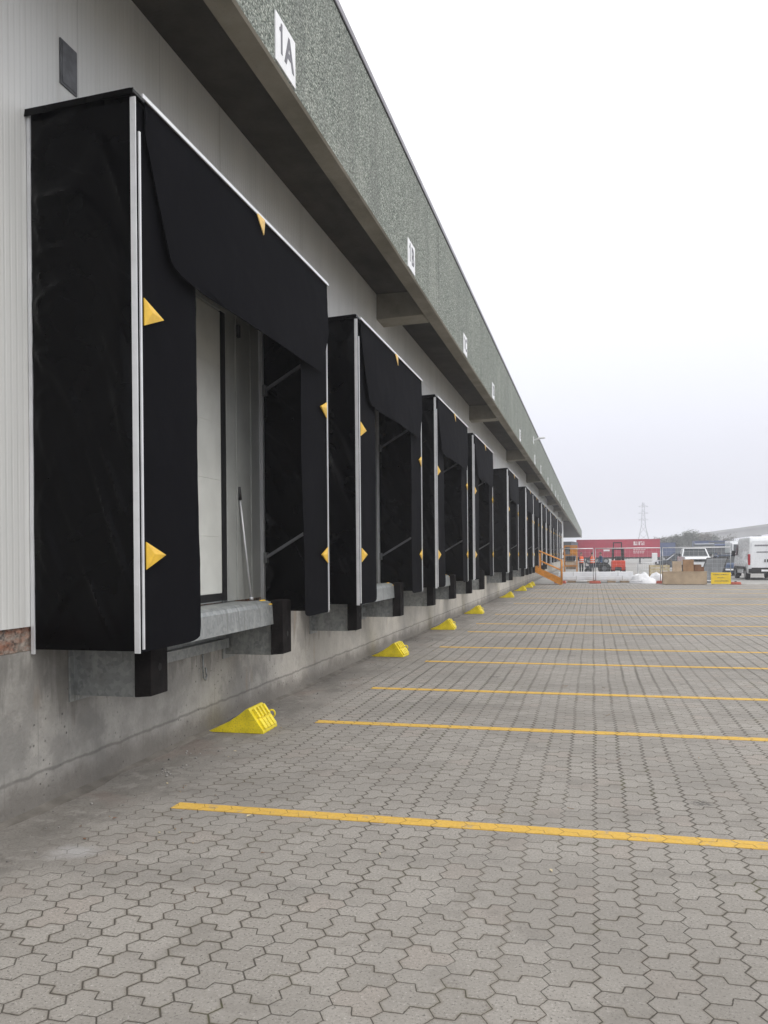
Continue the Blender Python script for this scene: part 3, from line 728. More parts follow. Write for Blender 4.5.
# leaning net covered panel
s=thing('leaning_panel','grey sheet covered panel leaning behind the yellow notice board','panel',(0,0,0))
m=MB(); A=[Vector(p) for p in ((5.45,47.9,.02),(6.55,47.9,.02),(7.12,48.7,1.36),(6.06,48.7,1.34))]
m.add([*A,*[p+Vector((0,.03,-.02)) for p in A]],[(0,1,2,3),(7,6,5,4),(0,4,5,1),(1,5,6,2),(2,6,7,3),(3,7,4,0)]); m.build('sheet',M['net'],s)
m=MB(); m.bar(A[1],A[2],.05,.05); m.bar(A[0],A[3],.04,.04); m.bar(A[3],A[2],.04,.04); m.build('edge_bar',M['black'],s)
m=MB(); m.bar((6.3,49.4,0),(6.4,48.72,1.25),.05); m.build('back_prop',M['wood'],s)

# loose timber and site stuff
r3=random.Random(11)
for k in range(9):
    x=2.6+r3.random()*2.; y=51+r3.random()*5; a=r3.uniform(-.7,.7); L=r3.uniform(1.0,2.2)
    m=MB(); z=.03+.05*(k%3)+.02; m.obox((0,0,0),(L,.16,.045),Matrix.Rotation(r3.uniform(-.06,.06),3,'Y'))
    tag(m.build('loose_plank',M['woodl' if k%3 else 'wood'],loc=(x,y,z+.05),rot=(0,0,a),bevel=.004),'loose timber plank lying on the yard behind the white sheeting','plank','loose planks behind the fence')
s=thing('pallet_crate','pale wooden crate on the yard behind the white sheeting','crate',(4.1,56,0))
for z in (.12,.32,.52,.72):
    for yy in (-.42,.40):
        m=MB(); m.box(-.6,.6,yy,yy+.02,z,z+.15); m.build('side_board',M['woodl'],s)
m=MB()
for x in (-.55,0,.55): m.box(x-.05,x+.05,-.40,.40,0,.1)
m.box(-.6,.6,-.40,.40,.1,.118); m.build('base',M['wood'],s)
m=MB()
for x in (-.57,.57):
    for y in (-.37,.37): m.box(x-.03,x+.03,y-.03,y+.03,.118,.88)
m.build('corner_post',M['wood'],s)
s=thing('wire_basket','grey wire basket container on the yard near the white marker post','basket',(3.35,57,0))
m=MB()
for k in range(9):
    for a,b in (((-.5+k*.125,-.4,.1),(-.5+k*.125,-.4,1.)),((-.5+k*.125,.4,.1),(-.5+k*.125,.4,1.)),((-.5,-.4+k*.1,.1),(-.5,-.4+k*.1,1.)),((.5,-.4+k*.1,.1),(.5,-.4+k*.1,1.))): m.cyl(a,b,.006,4)
m.build('grid_side',M['alu'],s)
m=MB()
for z in (.1,.55,1.): m.tube([(-.5,-.4,z),(.5,-.4,z),(.5,.4,z),(-.5,.4,z),(-.5,-.4,z)],.016,6)
for x in (-.5,.5):
    for y in (-.4,.4): m.box(x-.03,x+.03,y-.03,y+.03,0,1.02)
m.box(-.48,.48,-.38,.38,.09,.11); m.build('basket_frame',M['alu'],s)
s=thing('marker_post','short white marker post near the end of the red trailer','post',(8.2,120,0))
m=MB(); m.box(-.35,.35,-.2,.2,.05,1.7); m.build('post_body',M['white'],s,bevel=.05)
m=MB(); m.box(-.4,.4,-.25,.25,0,.06); m.build('post_base',M['grey'],s)

# ------------------------------------------------------------------ people
def person(label,loc,rz,top,legs,arms,stride=.06,h=1.74):
    verts=[];edges=[];rad=[]
    def add(p,r,par=None):
        verts.append(p); rad.append(r)
        if par is not None: edges.append((par,len(verts)-1))
        return len(verts)-1
    pel=add((0,0,.94),(.155,.11)); wa=add((0,0,1.10),(.145,.10),pel); ch=add((0,.01,1.32),(.165,.11),wa); nb=add((0,0,1.47),(.07,.065),ch)
    nk=add((0,.01,1.52),(.058,.058),nb); hd=add((0,.025,1.60),(.075,.085),nk); hd2=add((0,.02,1.68),(.075,.09),hd); add((0,.01,1.735),(.045,.055),hd2)
    add((0,.125,1.615),(.012,.012),hd)
    for sx in (-1,1): add((sx*.088,.01,1.62),(.012,.02),hd)
    for sx,(el,wr) in zip((-1,1),arms):
        sh=add((sx*.17,0,1.42),(.062,.062),ch); e=add((sx*el[0],el[1],el[2]),(.045,.045),sh); w=add((sx*wr[0],wr[1],wr[2]),(.032,.030),e)
        d=(Vector((sx*wr[0],wr[1],wr[2]))-Vector((sx*el[0],el[1],el[2]))).normalized(); wv=Vector((sx*wr[0],wr[1],wr[2]))
        side=Vector((0,1,0)) if abs(d.y)<.8 else Vector((1,0,0)); side=(side-d*side.dot(d)).normalized()
        pm=add(tuple(wv+d*.07),(.034,.022),w)
        for q,L in zip((-1.5,-.5,.5,1.5),(.06,.075,.08,.07)):
            b=wv+d*.095+side*q*.019; k=add(tuple(b),(.010,.010),pm); k2=add(tuple(b+d*L*.55),(.009,.009),k); add(tuple(b+d*L*.9+Vector((-sx*.018,0,0))),(.008,.008),k2)
        tb=wv+d*.045+side*.038; k=add(tuple(tb),(.011,.011),pm); add(tuple(tb+d*.045+side*.015),(.010,.010),k)
    for sx in (-1,1):
        st=sx*stride; hp=add((sx*.095,0,.88),(.098,.10),pel); kn=add((sx*.11,.02+st*.5,.50),(.068,.072),hp); an=add((sx*.115,st,.10),(.048,.05),kn)
        fo=add((sx*.12,st+.10,.045),(.045,.04),an); add((sx*.125,st+.19,.035),(.035,.028),fo)
    me=bpy.data.meshes.new('p'); me.from_pydata(verts,edges,[]); o=bpy.data.objects.new('p',me); C.objects.link(o)
    md=o.modifiers.new('s','SKIN'); md.use_smooth_shade=True
    for i,sv in enumerate(me.skin_vertices[0].data): sv.radius=rad[i]; sv.use_root=(i==0)
    o.modifiers.new('ss','SUBSURF').levels=1
    bpy.context.view_layer.update()
    m2=bpy.data.meshes.new_from_object(o.evaluated_get(bpy.context.evaluated_depsgraph_get()))
    bpy.data.objects.remove(o)
    m2.name='person'; m2.materials.clear()
    for k in (M['skin'],top,legs,M['black']): m2.materials.append(k)
    for p in m2.polygons:
        c=p.center; p.use_smooth=True
        hand=False
        for sx,(el,wr) in zip((-1,1),arms):
            if (Vector(c)-Vector((sx*wr[0],wr[1],wr[2]))).length<.04 or ((Vector(c)-Vector((sx*el[0],el[1],el[2]))).length>(Vector(wr)-Vector(el)).length and abs(c[0])>.14 and .72<c[2]<1.35 and (Vector(c)-Vector((sx*wr[0],wr[1],wr[2]))).length<.21): hand=True
        p.material_index=0 if (c[2]>1.49 or hand) else 1 if c[2]>.95 else 2 if c[2]>.09 else 3
    b=bpy.data.objects.new('person',m2); C.objects.link(b); b.location=loc; b.rotation_euler=(0,0,rz); b.scale=(h/1.76,)*3
    tag(b,label,'person')
    m=MB(); m.ball((0,.0,1.69),.098,12,6,0,(.95,1.05,.9)); hb=m.build('hair',M['hair'],b)
    return b
def vest(b,mat):
    m=MB(); rings=[(.93,.185,.145),(1.1,.178,.138),(1.32,.20,.145),(1.43,.17,.115),(1.475,.10,.09)]
    vs=[];n=18
    for z,a,c in rings:
        for k in range(n): t=2*math.pi*k/n; vs.append((math.cos(t)*a,.005+math.sin(t)*c,z))
    m.add(vs,[(j*n+k,j*n+(k+1)%n,(j+1)*n+(k+1)%n,(j+1)*n+k) for j in range(len(rings)-1) for k in range(n)],0,True)
    v=m.build('safety_vest',mat,b)
    m=MB(); 
    for z in (1.03,1.2):
        vs=[]
        for zz in (z-.025,z+.025):
            for k in range(n): t=2*math.pi*k/n; vs.append((math.cos(t)*.190,.005+math.sin(t)*.150,zz))
        m.add(vs,[(k,(k+1)%n,n+(k+1)%n,n+k) for k in range(n)],0,True)
    m.build('reflective_band',M['signw'],v)
armd=((.24,.03,1.14),(.25,.14,.92)); armf=((.25,.05,1.15),(.17,.27,1.10))
p=person('person in orange vest and dark trousers next to the orange machine',(-.87,68.3,0),R(200),M['navy'],M['navy'],(armd,armf)); vest(p,M['vest'])
p=person('person in bright orange vest working beside the dark trolley',(-.03,66.9,0),R(20),M['navy'],M['navy'],(armf,armf),.1); vest(p,M['vest'])
person('person in blue work clothes standing to the right of the orange vests',(.62,69.2,0),R(120),M['bluej'],M['bluej'],(armd,armd),.04)

# dark trolley with big wheel
s=thing('site_trolley','dark site trolley with large wheels in front of the workers','trolley',(.1,68.0,0))
m=MB(); m.box(-.7,.75,-.35,.35,.55,.68); m.box(-.68,-.62,-.33,.33,.68,1.05); m.build('deck',M['card'],s,bevel=.01)
for x in (-.45,.78):
    r=.28 if x<0 else .48
    m=MB(); m.cyl((x,-.42,r),(x,-.30,r),r,20); w=m.build('wheel',M['tyre'],s)
    m=MB(); m.cyl((x,-.43,r),(x,-.29,r),r*.4,14); m.build('rim',M['vent'],w)
    m=MB(); m.cyl((x,.30,r),(x,.42,r),r,20); w=m.build('wheel',M['tyre'],s)
m=MB(); m.box(-.4,.5,-.3,.3,.681,.95); m.build('tool_chest',M['navy'],s,bevel=.02)
# orange machine
s=thing('mixing_machine','orange framed machine with black hose and pale tank by the warehouse end','machine',(-1.72,70,0))
for x in (-.5,.48):
    for y in (-.4,.4):
        m=MB(); m.box(x-.05,x+.05,y-.05,y+.05,.0,2.3); m.build('frame_post',M['orange'],s)
m=MB()
for z in (.62,1.5,2.24):
    for y in (-.4,.4): m.box(-.5,.48,y-.04,y+.04,z,z+.09)
    for x in (-.5,.48): m.box(x-.04,x+.04,-.4,.4,z,z+.09)
m.build('cross_frame',M['orange'],s)
m=MB(); m.cyl((-.38,0,.72),(.4,0,.72),.34,18); m.build('tank',M['cartonl'],s)
m=MB(); m.box(-.3,.35,-.25,.25,1.08,1.45); m.build('motor',M['black'],s,bevel=.03)
m=MB(); m.tube([(-.25+.32*math.cos(a),-.3,1.55+.5*math.sin(a)) for a in [math.pi*k/10 for k in range(11)]],.06,8); m.build('hose',M['hose'],s)
m=MB(); m.box(-.05,.46,-.47,-.45,1.6,2.2); m.build('side_panel',M['orange'],s)

# ------------------------------------------------------------------ forklift (seen from behind its load side)
s=thing('forklift','red forklift with tall black mast parked beyond the fence','forklift',(2.1,75.3,0),math.pi)
m=MB(); m.prism([(-.1,.2),(1.9,.2),(2.06,.45),(2.06,1.0),(1.35,1.06),(1.2,.72),(.5,.72),(.35,1.0),(-.1,.92)],-.56,.56,'x'); m.build('chassis',M['fork'],s,bevel=.04)
m=MB(); m.box(-.26,.26,2.0,2.07,.2,.50); m.build('rear_recess',M['black'],s)
for x in (-.42,.42):
    m=MB(); m.box(x-.06,x+.06,-.28,-.16,.08,2.02); m.build('mast_channel',M['black'],s,bevel=.005)
    m=MB(); m.box(x*.8-.045,x*.8+.045,-.36,-.29,.12,2.62); m.build('inner_mast',M['black'],s)
    m=MB(); m.box(x*.62-.05,x*.62+.05,-1.4,-.44,.06,.11); m.box(x*.62-.05,x*.62+.05,-.48,-.43,.06,.62); m.build('fork',M['black'],s)
m=MB()
for z in (.3,1.25,1.96): m.box(-.42,.42,-.27,-.17,z,z+.08)
m.box(-.33,.33,-.35,-.30,2.53,2.62); m.box(-.36,.36,-.43,-.38,.5,.62); m.build('cross_bar',M['black'],s)
for x in (-.48,.48):
    for y,z0 in ((.35,1.0),(1.5,1.0)):
        m=MB(); m.bar((x,y,.9),(x*.92,y+(.1 if y<1 else -.1),2.08),.06); m.build('cab_post',M['black'],s)
m=MB(); m.box(-.48,.48,.4,1.45,2.08,2.13); m.build('overhead_guard',M['black'],s)
m=MB(); m.box(-.25,.25,.75,1.2,.73,.88); m.box(-.25,.25,1.15,1.28,.88,1.4); m.build('seat',M['black'],s,bevel=.04)
for x in (-.5,.5):
    for y in (.15,1.65):
        m=MB(); a=x-.1; m.cyl((a,y,.27),(a+.2,y,.27),.27,18); w=m.build('wheel',M['tyre'],s)
        m=MB(); m.cyl((a-.01,y,.27),(a+.21,y,.27),.13,12); m.build('rim',M['white'],w)
m=MB(); m.box(-.3,.34,-.05,.28,1.03,1.16); m.build('dashboard',M['white'],s,bevel=.03)

# ------------------------------------------------------------------ trailers and trucks
def wheel(parent,x,y,r,w):
    m=MB(); m.cyl((x-w/2,y,r),(x+w/2,y,r),r,20); o=m.build('wheel',M['tyre'],parent)
    m=MB(); m.cyl((x-w/2-.01,y,r),(x+w/2+.01,y,r),r*.58,14); m.build('rim',M['rim'],o)
def trailer(label,loc,rz,L,mat,logo=False,H=2.75,z0=1.15,cat='trailer',name='box_trailer'):
    s=thing(name,label,cat,loc,rz); w=1.25
    m=MB(); m.box(-w,w,0,L,z0,z0+H); m.build('cargo_box',mat,s,bevel=.02)
    m=MB()
    for sx in (-1,1):
        m.box(sx*w-.02,sx*w+.02,-.01,L+.01,z0-.06,z0+.06); m.box(sx*w-.02,sx*w+.02,-.01,L+.01,z0+H-.07,z0+H+.02)
    m.build('edge_rail',mat,s)
    m=MB(); m.box(-.5,-.35,.3,L-.3,.85,z0-.01); m.box(.35,.5,.3,L-.3,.85,z0-.01); m.box(-1.1,1.1,.2,.3,.5,z0-.01); m.build('chassis',M['black'],s)
    for y in (1.9,3.2,4.5):
        for x in (-1.05,1.05): wheel(s,x,y,.5,.34)
    for x in (-.8,.8):
        m=MB(); m.box(x-.06,x+.06,L-3.0,L-2.88,.05,z0); m.box(x-.15,x+.15,L-3.1,L-2.8,0,.05); m.build('landing_leg',M['black'],s)
    return s
t1=trailer('long red box trailer parked broadside with pale lettering block','x' and (-2.5,139.2,0),R(-87.5),12.75,M['red'])
# pale lettering on the side facing the yard (local +x faces -y)
m=MB(); r4=random.Random(2); X=1.256
for z0,z1,y0,y1 in ((2.95,3.55,8.75,9.05),(2.95,3.15,9.05,9.35),(2.95,3.55,9.2,9.32),(2.95,3.55,9.5,9.75),(3.4,3.55,9.5,10.1),(2.95,3.3,9.95,10.15),(2.95,3.55,10.25,10.38)): m.box(X,X+.006,y0,y1,z0,z1)
m.build('lettering',M['redp'],t1); m=MB()
for z in (2.45,2.2,1.95,1.7):
    y=8.7
    while y<10.3: w=r4.uniform(.15,.4); m.box(X,X+.006,y,y+w,z,z+.1); y+=w+.09
m.build('small_lettering',M['redp'],t1)
m=MB(); m.box(X,X+.006,4.15,5.1,2.05,2.32); m.build('white_label',M['signw'],t1)
trailer('dark grey trailer with white roof edge beyond the warehouse end',(-4.2,124,0),R(-4),11,M['tgrey'],H=2.3)
def truck(label,loc,rz,mat,cabm,L=7.5,H=2.7):
    s=trailer(label,loc,rz,L,mat,H=H,cat='truck',name='box_truck')
    m=MB(); m.prism([(L+.1,.55),(L+2.1,.55),(L+2.15,1.5),(L+1.9,2.75),(L+.1,2.85)],-1.2,1.2,'x'); m.build('cab',cabm,s,bevel=.06)
    m=MB(); m.add([(-1.1,L+2.17,1.6),(1.1,L+2.17,1.6),(1.05,L+1.96,2.6),(-1.05,L+1.96,2.6),(-1.1,L+2.0,1.6),(1.1,L+2.0,1.6),(1.05,L+1.8,2.6),(-1.05,L+1.8,2.6)],[(0,1,2,3),(7,6,5,4),(0,4,5,1),(1,5,6,2),(2,6,7,3),(3,7,4,0)]); m.build('windscreen',M['glass'],s)
    for x in (-1.05,1.05): wheel(s,x,L+1.1,.5,.34)
    return s
truck('blue sided truck behind the gap beyond the red trailer',(11.6,176,0),R(-80),M['tblue'],M['tgrey'],4.2,2.6)
truck('blue sided truck standing behind the white pickup',(19.6,178,0),R(-85),M['tblue'],M['tblue'],6.,2.9)
truck('white truck with red roof band beside the white van',(17.3,112,0),R(178),M['carw'],M['carw'],5.,1.9)
truck('dark green sided lorry among the far parked vehicles',(14.6,121,0),R(174),M['carg'],M['card'],6.,1.7)
truck('slate grey lorry farthest of the parked vehicles by the viaduct',(19.5,150,0),R(-70),M['tgrey'],M['carg'],7.,2.3)

truck('dark teal lorry standing left of the dark green sided one',(16.4,128,0),R(182),M['carg'],M['tblue'],6.,1.6)
truck('slate lorry farthest right, half hidden by the white van',(20.2,133,0),R(176),M['card'],M['card'],6.,1.8)

# ------------------------------------------------------------------ cars
def car(label,cat,name,loc,rz,paintm,L,Wd,belt,roof,hood,kind,glass=True,wr=.33,plate=True,group=None):
    """front towards +y"""
    s=thing(name,label,cat,loc,rz,group); h=Wd/2
    if kind=='pickup': cab=(L*.34,L*.40,L*.60,L*.72)
    elif kind=='hatch': cab=(L*.03,L*.13,L*.58,L*.76)
    else: cab=(L*.10,L*.22,L*.58,L*.75)
    m=MB(); prof=[(0,.32),(0,.55),(.03,belt-.12),(.10,belt),(cab[3],belt),(L-.25,hood),(L-.04,hood-.12),(L,.62),(L,.30),(L-.1,.22),(.1,.22)]
    n=len(prof); vs=[]
    for sx in (-1,1):
        for y,z in prof:
            k=1-(.05 if z>.7 else 0)-(.10*max(0,(y-L+.5)/.5)+.06*max(0,(.4-y)/.4)); vs.append((sx*h*k,y,z))
    m.add(vs,[tuple(range(n)),tuple(range(2*n-1,n-1,-1))]+[(i,n+i,n+(i+1)%n,(i+1)%n) for i in range(n)]); m.build('body',paintm,s,bevel=.05,seg=3)
    hb=h*.91; ht=h*.76; a,b,c,d=cab
    m=MB(); vs=[(-hb,a,belt-.02),(hb,a,belt-.02),(hb,d,belt-.02),(-hb,d,belt-.02),(-ht,b,roof-.05),(ht,b,roof-.05),(ht,c,roof-.05),(-ht,c,roof-.05)]
    m.add(vs,[(0,3,2,1),(4,5,6,7),(0,1,5,4),(1,2,6,5),(2,3,7,6),(3,0,4,7)]); m.build('window',M['glass'],s,bevel=.02)
    m=MB(); m.box(-ht-.02,ht+.02,b-.06,c+.06,roof-.055,roof); m.build('roof',paintm,s,bevel=.025,seg=3)
    m=MB()
    V=[Vector(q) for q in vs]
    for i in range(4): m.bar(V[i],V[i+4],.07,.07)
    for sx in (0,1):
        p0=(V[0]+V[3])/2 if sx==0 else (V[1]+V[2])/2; p1=(V[4]+V[7])/2 if sx==0 else (V[5]+V[6])/2; m.bar(p0,p1,.06,.09)
    m.build('pillar',paintm,s)
    for sx in (-1,1):
        for y in (.19*L,.80*L):
            m=MB(); x=sx*(h-.10); m.cyl((x-.11,y,wr),(x+.11,y,wr),wr,20); w=m.build('wheel',M['tyre'],s)
            m=MB(); m.cyl((x-.115,y,wr),(x+.115,y,wr),wr*.62,14); m.build('rim',M['rim'],w)
            m=MB(); m.tube([(sx*(h-.005),y+(wr+.05)*math.cos(t),wr+(wr+.05)*math.sin(t)) for t in [math.pi*q/10 for q in range(11)]],.03,6); m.build('wheel_arch',M['black'],s)
        m=MB(); m.box(sx*h*.80-.17,sx*h*.80+.12,L-.10,L+.0,hood-.30,hood-.14); m.build('headlight',M['lampc'],s,bevel=.02)
        m=MB(); m.box(sx*h*.84-.09,sx*h*.84+.07,-.012,.1,belt-.38,belt-.10); m.build('tail_light',M['lampr'],s,bevel=.015)
        m=MB(); m.box(sx*(h+.08)-.08,sx*(h+.08)+.08,d-.25,d-.14,belt-.02,belt+.17); m.build('mirror',M['black'],s,bevel=.03)
    m=MB(); m.box(-h*.55,h*.55,L-.03,L+.012,hood-.32,hood-.16); m.build('grille',M['black'],s)
    for y0,y1 in ((-.05,.06),(L-.08,L+.05)):
        m=MB(); m.box(-h*.88,h*.88,y0,y1,.34,.56); m.build('bumper',M['grey'] if kind=='pickup' else M['black'],s,bevel=.03)
    m=MB(); m.box(-.26,.26,L+.052,L+.06,.40,.51); m.build('number_plate',M['signw'],s)
    m=MB(); m.box(-.26,.26,-.065,-.057,.40,.51); m.build('number_plate',M['signw'],s)
    return s
car('white pickup facing the fence behind the cartons','pickup','parked_pickup',(6.9,65.2,0),R(180),M['carw'],5.1,1.86,1.40,1.96,1.36,'pickup',wr=.38)
car('dark blue hatchback parked rear outward beside the white van','car','parked_car',(9.15,62,0),0,M['carb'],4.0,1.7,.92,1.47,.88,'hatch')
for x,y,c,l,rz in ((12.3,98,'carg','dark green parked car, leftmost of the far row near the lorries',10),(14.8,100,'card','slate parked car in the far row, right of the dark green one',5),(10.4,88,'card','slate parked car standing alone behind the white pickup',95)):
    car(l,'car','parked_car',(x,y,0),R(rz),M[c],4.3,1.75,.98,1.62,.92,'hatch',group='parked cars in the far row')
# white van
s=thing('delivery_van','white high roof delivery van seen from its rear corner','van',(9.86,53.1,0))
L=5.7; h=1.0
m=MB(); prof=[(0,.50),(0,1.0),(.04,2.2),(.16,2.50),(.5,2.56),(3.7,2.56),(4.1,2.42),(4.75,1.50),(5.5,1.18),(5.68,1.0),(5.7,.45),(5.5,.30),(.15,.38)]
n=len(prof); vs=[]
for sx in (-1,1):
    for y,z in prof:
        k=1-.15*max(0,(z-1.1)/1.5)-.08*max(0,(y-4.6)/1.1); vs.append((sx*h*k,y,z))
m.add(vs,[tuple(range(n)),tuple(range(2*n-1,n-1,-1))]+[(i,n+i,n+(i+1)%n,(i+1)%n) for i in range(n)]); m.build('body',M['carw'],s,bevel=.09,seg=4)
for sx in (-1,1):
    x0,x1=(-.83,-.012) if sx<0 else (.012,.83)
    m=MB(); m.prism([(x0*1.06 if sx<0 else x0,.72),(x1 if sx<0 else x1*1.06,.72),(x1 if sx<0 else x1*.93,2.32),(x0*.93 if sx<0 else x0,2.32)],-.022,.0,'y'); d=m.build('rear_door',M['carw'],s,bevel=.008)
    for p in d.data.vertices: p.co.y+= .03*max(0,(p.co.z-1.0))/1.3
    m=MB(); m.box(sx*.07-.03,sx*.07+.03,-.05,-.02,1.05,1.22); m.build('handle',M['black'],d)
    m=MB(); m.box(sx*.93-.065,sx*.93+.065,-.03,.12,.88,1.52); m.build('tail_light',M['lampr'],s,bevel=.02)
    for y in (.95,4.55):
        m=MB(); x=sx*(h-.12); m.cyl((x-.12,y,.35),(x+.12,y,.35),.35,22); w=m.build('wheel',M['tyre'],s)
        m=MB(); m.cyl((x-.125,y,.35),(x+.125,y,.35),.21,14); m.build('rim',M['rim'],w)
        m=MB(); m.tube([(sx*(h-.005),y+.42*math.cos(t),.35+.42*math.sin(t)) for t in [math.pi*q/12 for q in range(13)]],.035,6); m.build('wheel_arch',M['black'],s)
    m=MB(); m.box(sx*h-.012,sx*h+.012,1.4,4.1,.62,.78); m.build('side_moulding',M['black'],s,bevel=.005)
    m=MB(); m.prism([(3.75,1.45),(4.62,1.45),(4.08,2.1),(3.75,2.1)],sx*.955-.012,sx*.955+.012,'x'); m.build('side_window',M['glass'],s)
    m=MB(); m.box(sx*1.12-.1,sx*1.12+.1,4.3,4.42,1.4,1.75); m.build('mirror',M['black'],s,bevel=.03)
m=MB(); m.box(-.97,.97,-.09,.06,.42,.66); m.build('bumper',M['black'],s,bevel=.03)
m=MB(); m.box(-.8,.8,-.02,.3,.38,.72); m.build('lower_trim',M['black'],s)
m=MB(); m.box(-.28,.26,-.098,-.09,.50,.61); m.build('number_plate',M['signw'],s)
r5=random.Random(8)
for z,x0,x1,hh in ((1.98,-.62,.55,.09),(1.60,-.52,.62,.07)):
    m=MB(); x=x0
    while x<x1: w=r5.uniform(.04,.08); yy=-.026+.03*max(0,z-1.0)/1.3; m.box(x,x+w*.7,yy-.004,yy,z,z+hh); x+=w
    m.build('lettering',M['ink'],s)
m=MB(); m.add([(-.78,4.78,1.5),(.78,4.78,1.5),(.72,4.16,2.36),(-.72,4.16,2.36),(-.78,4.6,1.5),(.78,4.6,1.5),(.72,4.0,2.36),(-.72,4.0,2.36)],[(0,1,2,3),(7,6,5,4),(0,4,5,1),(1,5,6,2),(2,6,7,3),(3,7,4,0)]); m.build('windscreen',M['glass'],s)

# ------------------------------------------------------------------ far setting
s=thing('viaduct','long pale concrete road viaduct rising towards the right','viaduct',(0,0,0))
def vz(x): return 6.2+(x-18)*.128
m=MB(); pts=[x for x in range(-20,150,6)]
def dk(lo,hi,dy0,dy1):
    for a,b in zip(pts,pts[1:]):
        m.add([(a,300+dy0,vz(a)+lo),(b,300+dy0,vz(b)+lo),(b,300+dy1,vz(b)+lo),(a,300+dy1,vz(a)+lo),(a,300+dy0,vz(a)+hi),(b,300+dy0,vz(b)+hi),(b,300+dy1,vz(b)+hi),(a,300+dy1,vz(a)+hi)],[(0,3,2,1),(4,5,6,7),(0,1,5,4),(1,2,6,5),(2,3,7,6),(3,0,4,7)])
dk(-3.4,-.9,0,12); m.build('deck',M['viaduct'],s)
m=MB(); dk(-.9,0,-.3,0.); m.build('parapet',M['viaduct'],s)
for x in range(24,146,15):
    m=MB(); m.box(x-.7,x+.7,302,310,-.5,vz(x)-3.4); m.build('pier',M['viaduct'],s)
# pylon
s=thing('power_pylon','tall hazy steel lattice pylon beyond the red trailer','pylon',(22.6,400,0))
def pw(z): return 3.0*(1-z/14)+.95 if z<14 else .95-.6*(z-14)/11
m=MB(); zs=[0,3.5,7,10.5,14,16,18,20,22,25]
for a,b in zip(zs,zs[1:]):
    for sx,sy in ((-1,-1),(1,-1),(1,1),(-1,1)):
        m.bar((sx*pw(a),sy*pw(a),a),(sx*pw(b),sy*pw(b),b),.15)
        nx,ny=(-sy,sx)
        m.bar((sx*pw(a),sy*pw(a),a),(nx*pw(b),ny*pw(b),b),.05); m.bar((nx*pw(a),ny*pw(a),a),(sx*pw(b),sy*pw(b),b),.10)
m.build('lattice_tower',M['steelg'],s)
for z in (17,20,23):
    m=MB(); m.bar((-2.2,0,z),(2.2,0,z),.18); m.bar((-2.2,0,z),(0,0,z+1.0),.12); m.bar((2.2,0,z),(0,0,z+1.0),.12); m.build('cross_arm',M['steelg'],s)

def tree(label,loc,H,Rr,mat,seed):
    s=thing('tree',label,'tree',loc,0,'trees in front of the viaduct'); r=random.Random(seed)
    m=MB(); tip=Vector((r.uniform(-.2,.2),0,H*.85)); m.cyl((0,0,-.1),(0,0,H*.35),.16,8,.11); m.cyl((0,0,H*.35),tip,.11,8,.03)
    ends=[]
    for k in range(16):
        z=H*r.uniform(.22,.8); a=r.uniform(0,6.28); L=Rr*r.uniform(.55,1.)*(1.05-.5*abs(z/H-.45)); e=Vector((math.cos(a)*L,math.sin(a)*L,z+H*r.uniform(.08,.2))); m.cyl((0,0,z),e,.05,5,.015); ends.append(e)
        e2=e+Vector((r.uniform(-.6,.6),r.uniform(-.6,.6),r.uniform(.2,.7))); m.cyl(e,e2,.02,4,.008); ends.append(e2)
    m.build('trunk',M['bark'],s)
    m=MB(); ends.append(tip)
    for e in ends:
        for q in range(130):
            c=e+Vector((r.gauss(0,.5),r.gauss(0,.5),r.gauss(0,.45))); n=Vector((r.gauss(0,1),r.gauss(0,1),r.gauss(0,1))).normalized(); t=n.orthogonal().normalized(); b=n.cross(t); d=r.uniform(.09,.2)
            m.add([c-t*d,c-b*d*.6,c+t*d,c+b*d*.6],[(0,1,2,3)])
    m.build('crown',mat,s)
T=[(16.6,214,5.3,1.5,'leafb','grey brown tree just right of the red trailer end'),(19.4,212,5.5,1.5,'leaf','second rounded tree from the red trailer end'),(22.3,208,6.1,1.8,'leaf','tallest green grey tree above the white pickup'),(25.9,216,5.6,1.8,'leafb','broad grey brown tree right of the tallest one'),(28.6,222,5.2,1.6,'leaf','smaller tree below the viaduct parapet'),(33.,225,5.0,1.8,'leafb','rightmost low tree beside the white van roof')]
for i,(x,y,H,r_,mt,l) in enumerate(T): tree(l,(x,y,0),H,r_,M[mt],20+i)
# far-off wood: one mass of leaf clumps
m=MB(); r6=random.Random(4)
for k in range(5200):
    x=r6.uniform(-60,160); y=270+r6.gauss(0,8); z=r6.random()**.8*(3.5+1.2*mnoise.noise(Vector((x*.11,0,0)))+mnoise.noise(Vector((x*.6,3,0)))); d=r6.uniform(.25,.6)
    n=Vector((r6.gauss(0,1),r6.gauss(0,1),r6.gauss(0,1))).normalized(); t=n.orthogonal().normalized(); b=n.cross(t); c=Vector((x,y,z))
    m.add([c-t*d,c-b*d*.7,c+t*d,c+b*d*.7],[(0,1,2,3)])
tag(m.build('treeline',M['treeline']),kind='stuff')

# ------------------------------------------------------------------ haze, sky, sun
hz=MB(); hz.box(-1450,1450,-650,2250,-1.5,45); ho=hz.build('haze',[])
hm=bpy.data.materials.new('pale_haze'); hm.use_nodes=True; nt=hm.node_tree; nt.nodes.clear()
out=nt.nodes.new('ShaderNodeOutputMaterial'); pv=nt.nodes.new('ShaderNodeVolumePrincipled')
pv.inputs['Color'].default_value=(.90,.92,.98,1); pv.inputs['Density'].default_value=.0013; pv.inputs['Anisotropy'].default_value=.0
nt.links.new(pv.outputs[0],out.inputs['Volume']); ho.data.materials.append(hm); tag(ho,kind='stuff')

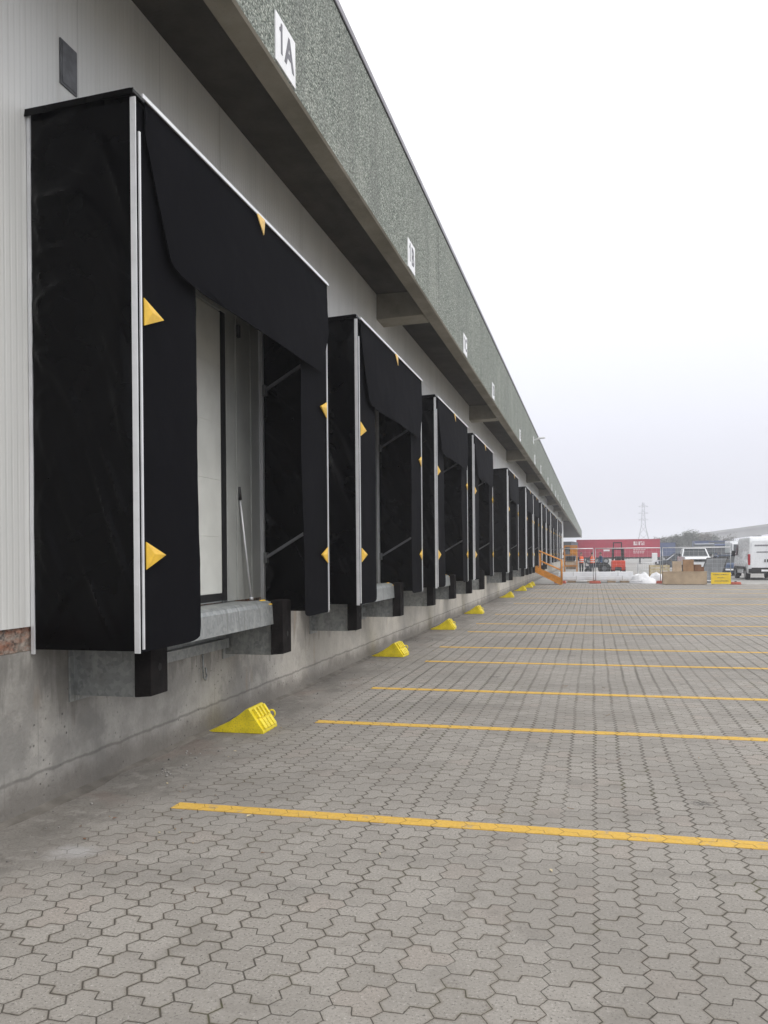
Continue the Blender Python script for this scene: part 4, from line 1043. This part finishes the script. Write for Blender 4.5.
w=bpy.data.worlds.new('World'); sc.world=w; w.use_nodes=True; nt=w.node_tree; nt.nodes.clear()
N=nt.nodes.new; Lk=nt.links.new
sky=N('ShaderNodeTexSky'); sky.sky_type='NISHITA'; sky.sun_disc=False; SE,SR=R(52),R(120)
sky.sun_elevation=SE; sky.sun_rotation=SR; sky.air_density=1.; sky.dust_density=5.; sky.ozone_density=1.
hs=N('ShaderNodeHueSaturation'); hs.inputs['Saturation'].default_value=.35; Lk(sky.outputs[0],hs.inputs['Color'])
bg1=N('ShaderNodeBackground'); bg1.inputs['Strength'].default_value=.05; Lk(hs.outputs[0],bg1.inputs['Color'])
# cloud layer of the overcast: brighter overhead than at the horizon
tc=N('ShaderNodeTexCoord'); sp=N('ShaderNodeSeparateXYZ'); Lk(tc.outputs['Generated'],sp.inputs[0])
cr=N('ShaderNodeValToRGB'); Lk(sp.outputs['Z'],cr.inputs[0]); e=cr.color_ramp.elements
e[0].position=0.; e[0].color=(.56,.56,.64,1); e[1].position=1.; e[1].color=(1.12,1.11,1.10,1)
for p,c in ((.12,(.65,.65,.725,1)),(.30,(.86,.87,.92,1)),(.5,(1.02,1.02,1.02,1))):
    q=e.new(p); q.color=c
bg2=N('ShaderNodeBackground'); bg2.inputs['Strength'].default_value=.82; Lk(cr.outputs[0],bg2.inputs['Color'])
ad=N('ShaderNodeAddShader'); Lk(bg1.outputs[0],ad.inputs[0]); Lk(bg2.outputs[0],ad.inputs[1])
ow=N('ShaderNodeOutputWorld'); Lk(ad.outputs[0],ow.inputs['Surface'])
su=bpy.data.lights.new('sun','SUN'); su.energy=.6; su.angle=R(25); su.color=(1,.97,.93); so=bpy.data.objects.new('sun',su); C.objects.link(so)
# direction matching the sky: rotation measured clockwise from +Y seen from above
dv=Vector((math.sin(SR)*math.cos(SE),math.cos(SR)*math.cos(SE),math.sin(SE))); so.rotation_euler=dv.to_track_quat('Z','Y').to_euler()

# ------------------------------------------------------------------ camera
cd=bpy.data.cameras.new('camera'); co=bpy.data.objects.new('camera',cd); C.objects.link(co)
cd.sensor_fit='HORIZONTAL'; cd.sensor_width=36; cd.lens=840/768*36; cd.shift_y=44.08/768; cd.clip_end=6000; cd.clip_start=.05
yaw=math.atan(.2483)
co.location=(0,0,1.6); co.rotation_euler=(Matrix.Rotation(yaw,3,'Z')@Matrix.Rotation(R(90),3,'X')@Matrix.Rotation(-.009,3,'Z')).to_euler()
sc.camera=co
sc.view_settings.view_transform='Standard'; sc.view_settings.look='None'; sc.view_settings.exposure=.42; sc.view_settings.gamma=1
try: sc.cycles.use_denoising=True; sc.cycles.max_bounces=8; sc.cycles.diffuse_bounces=4; sc.cycles.volume_bounces=1
except Exception: pass
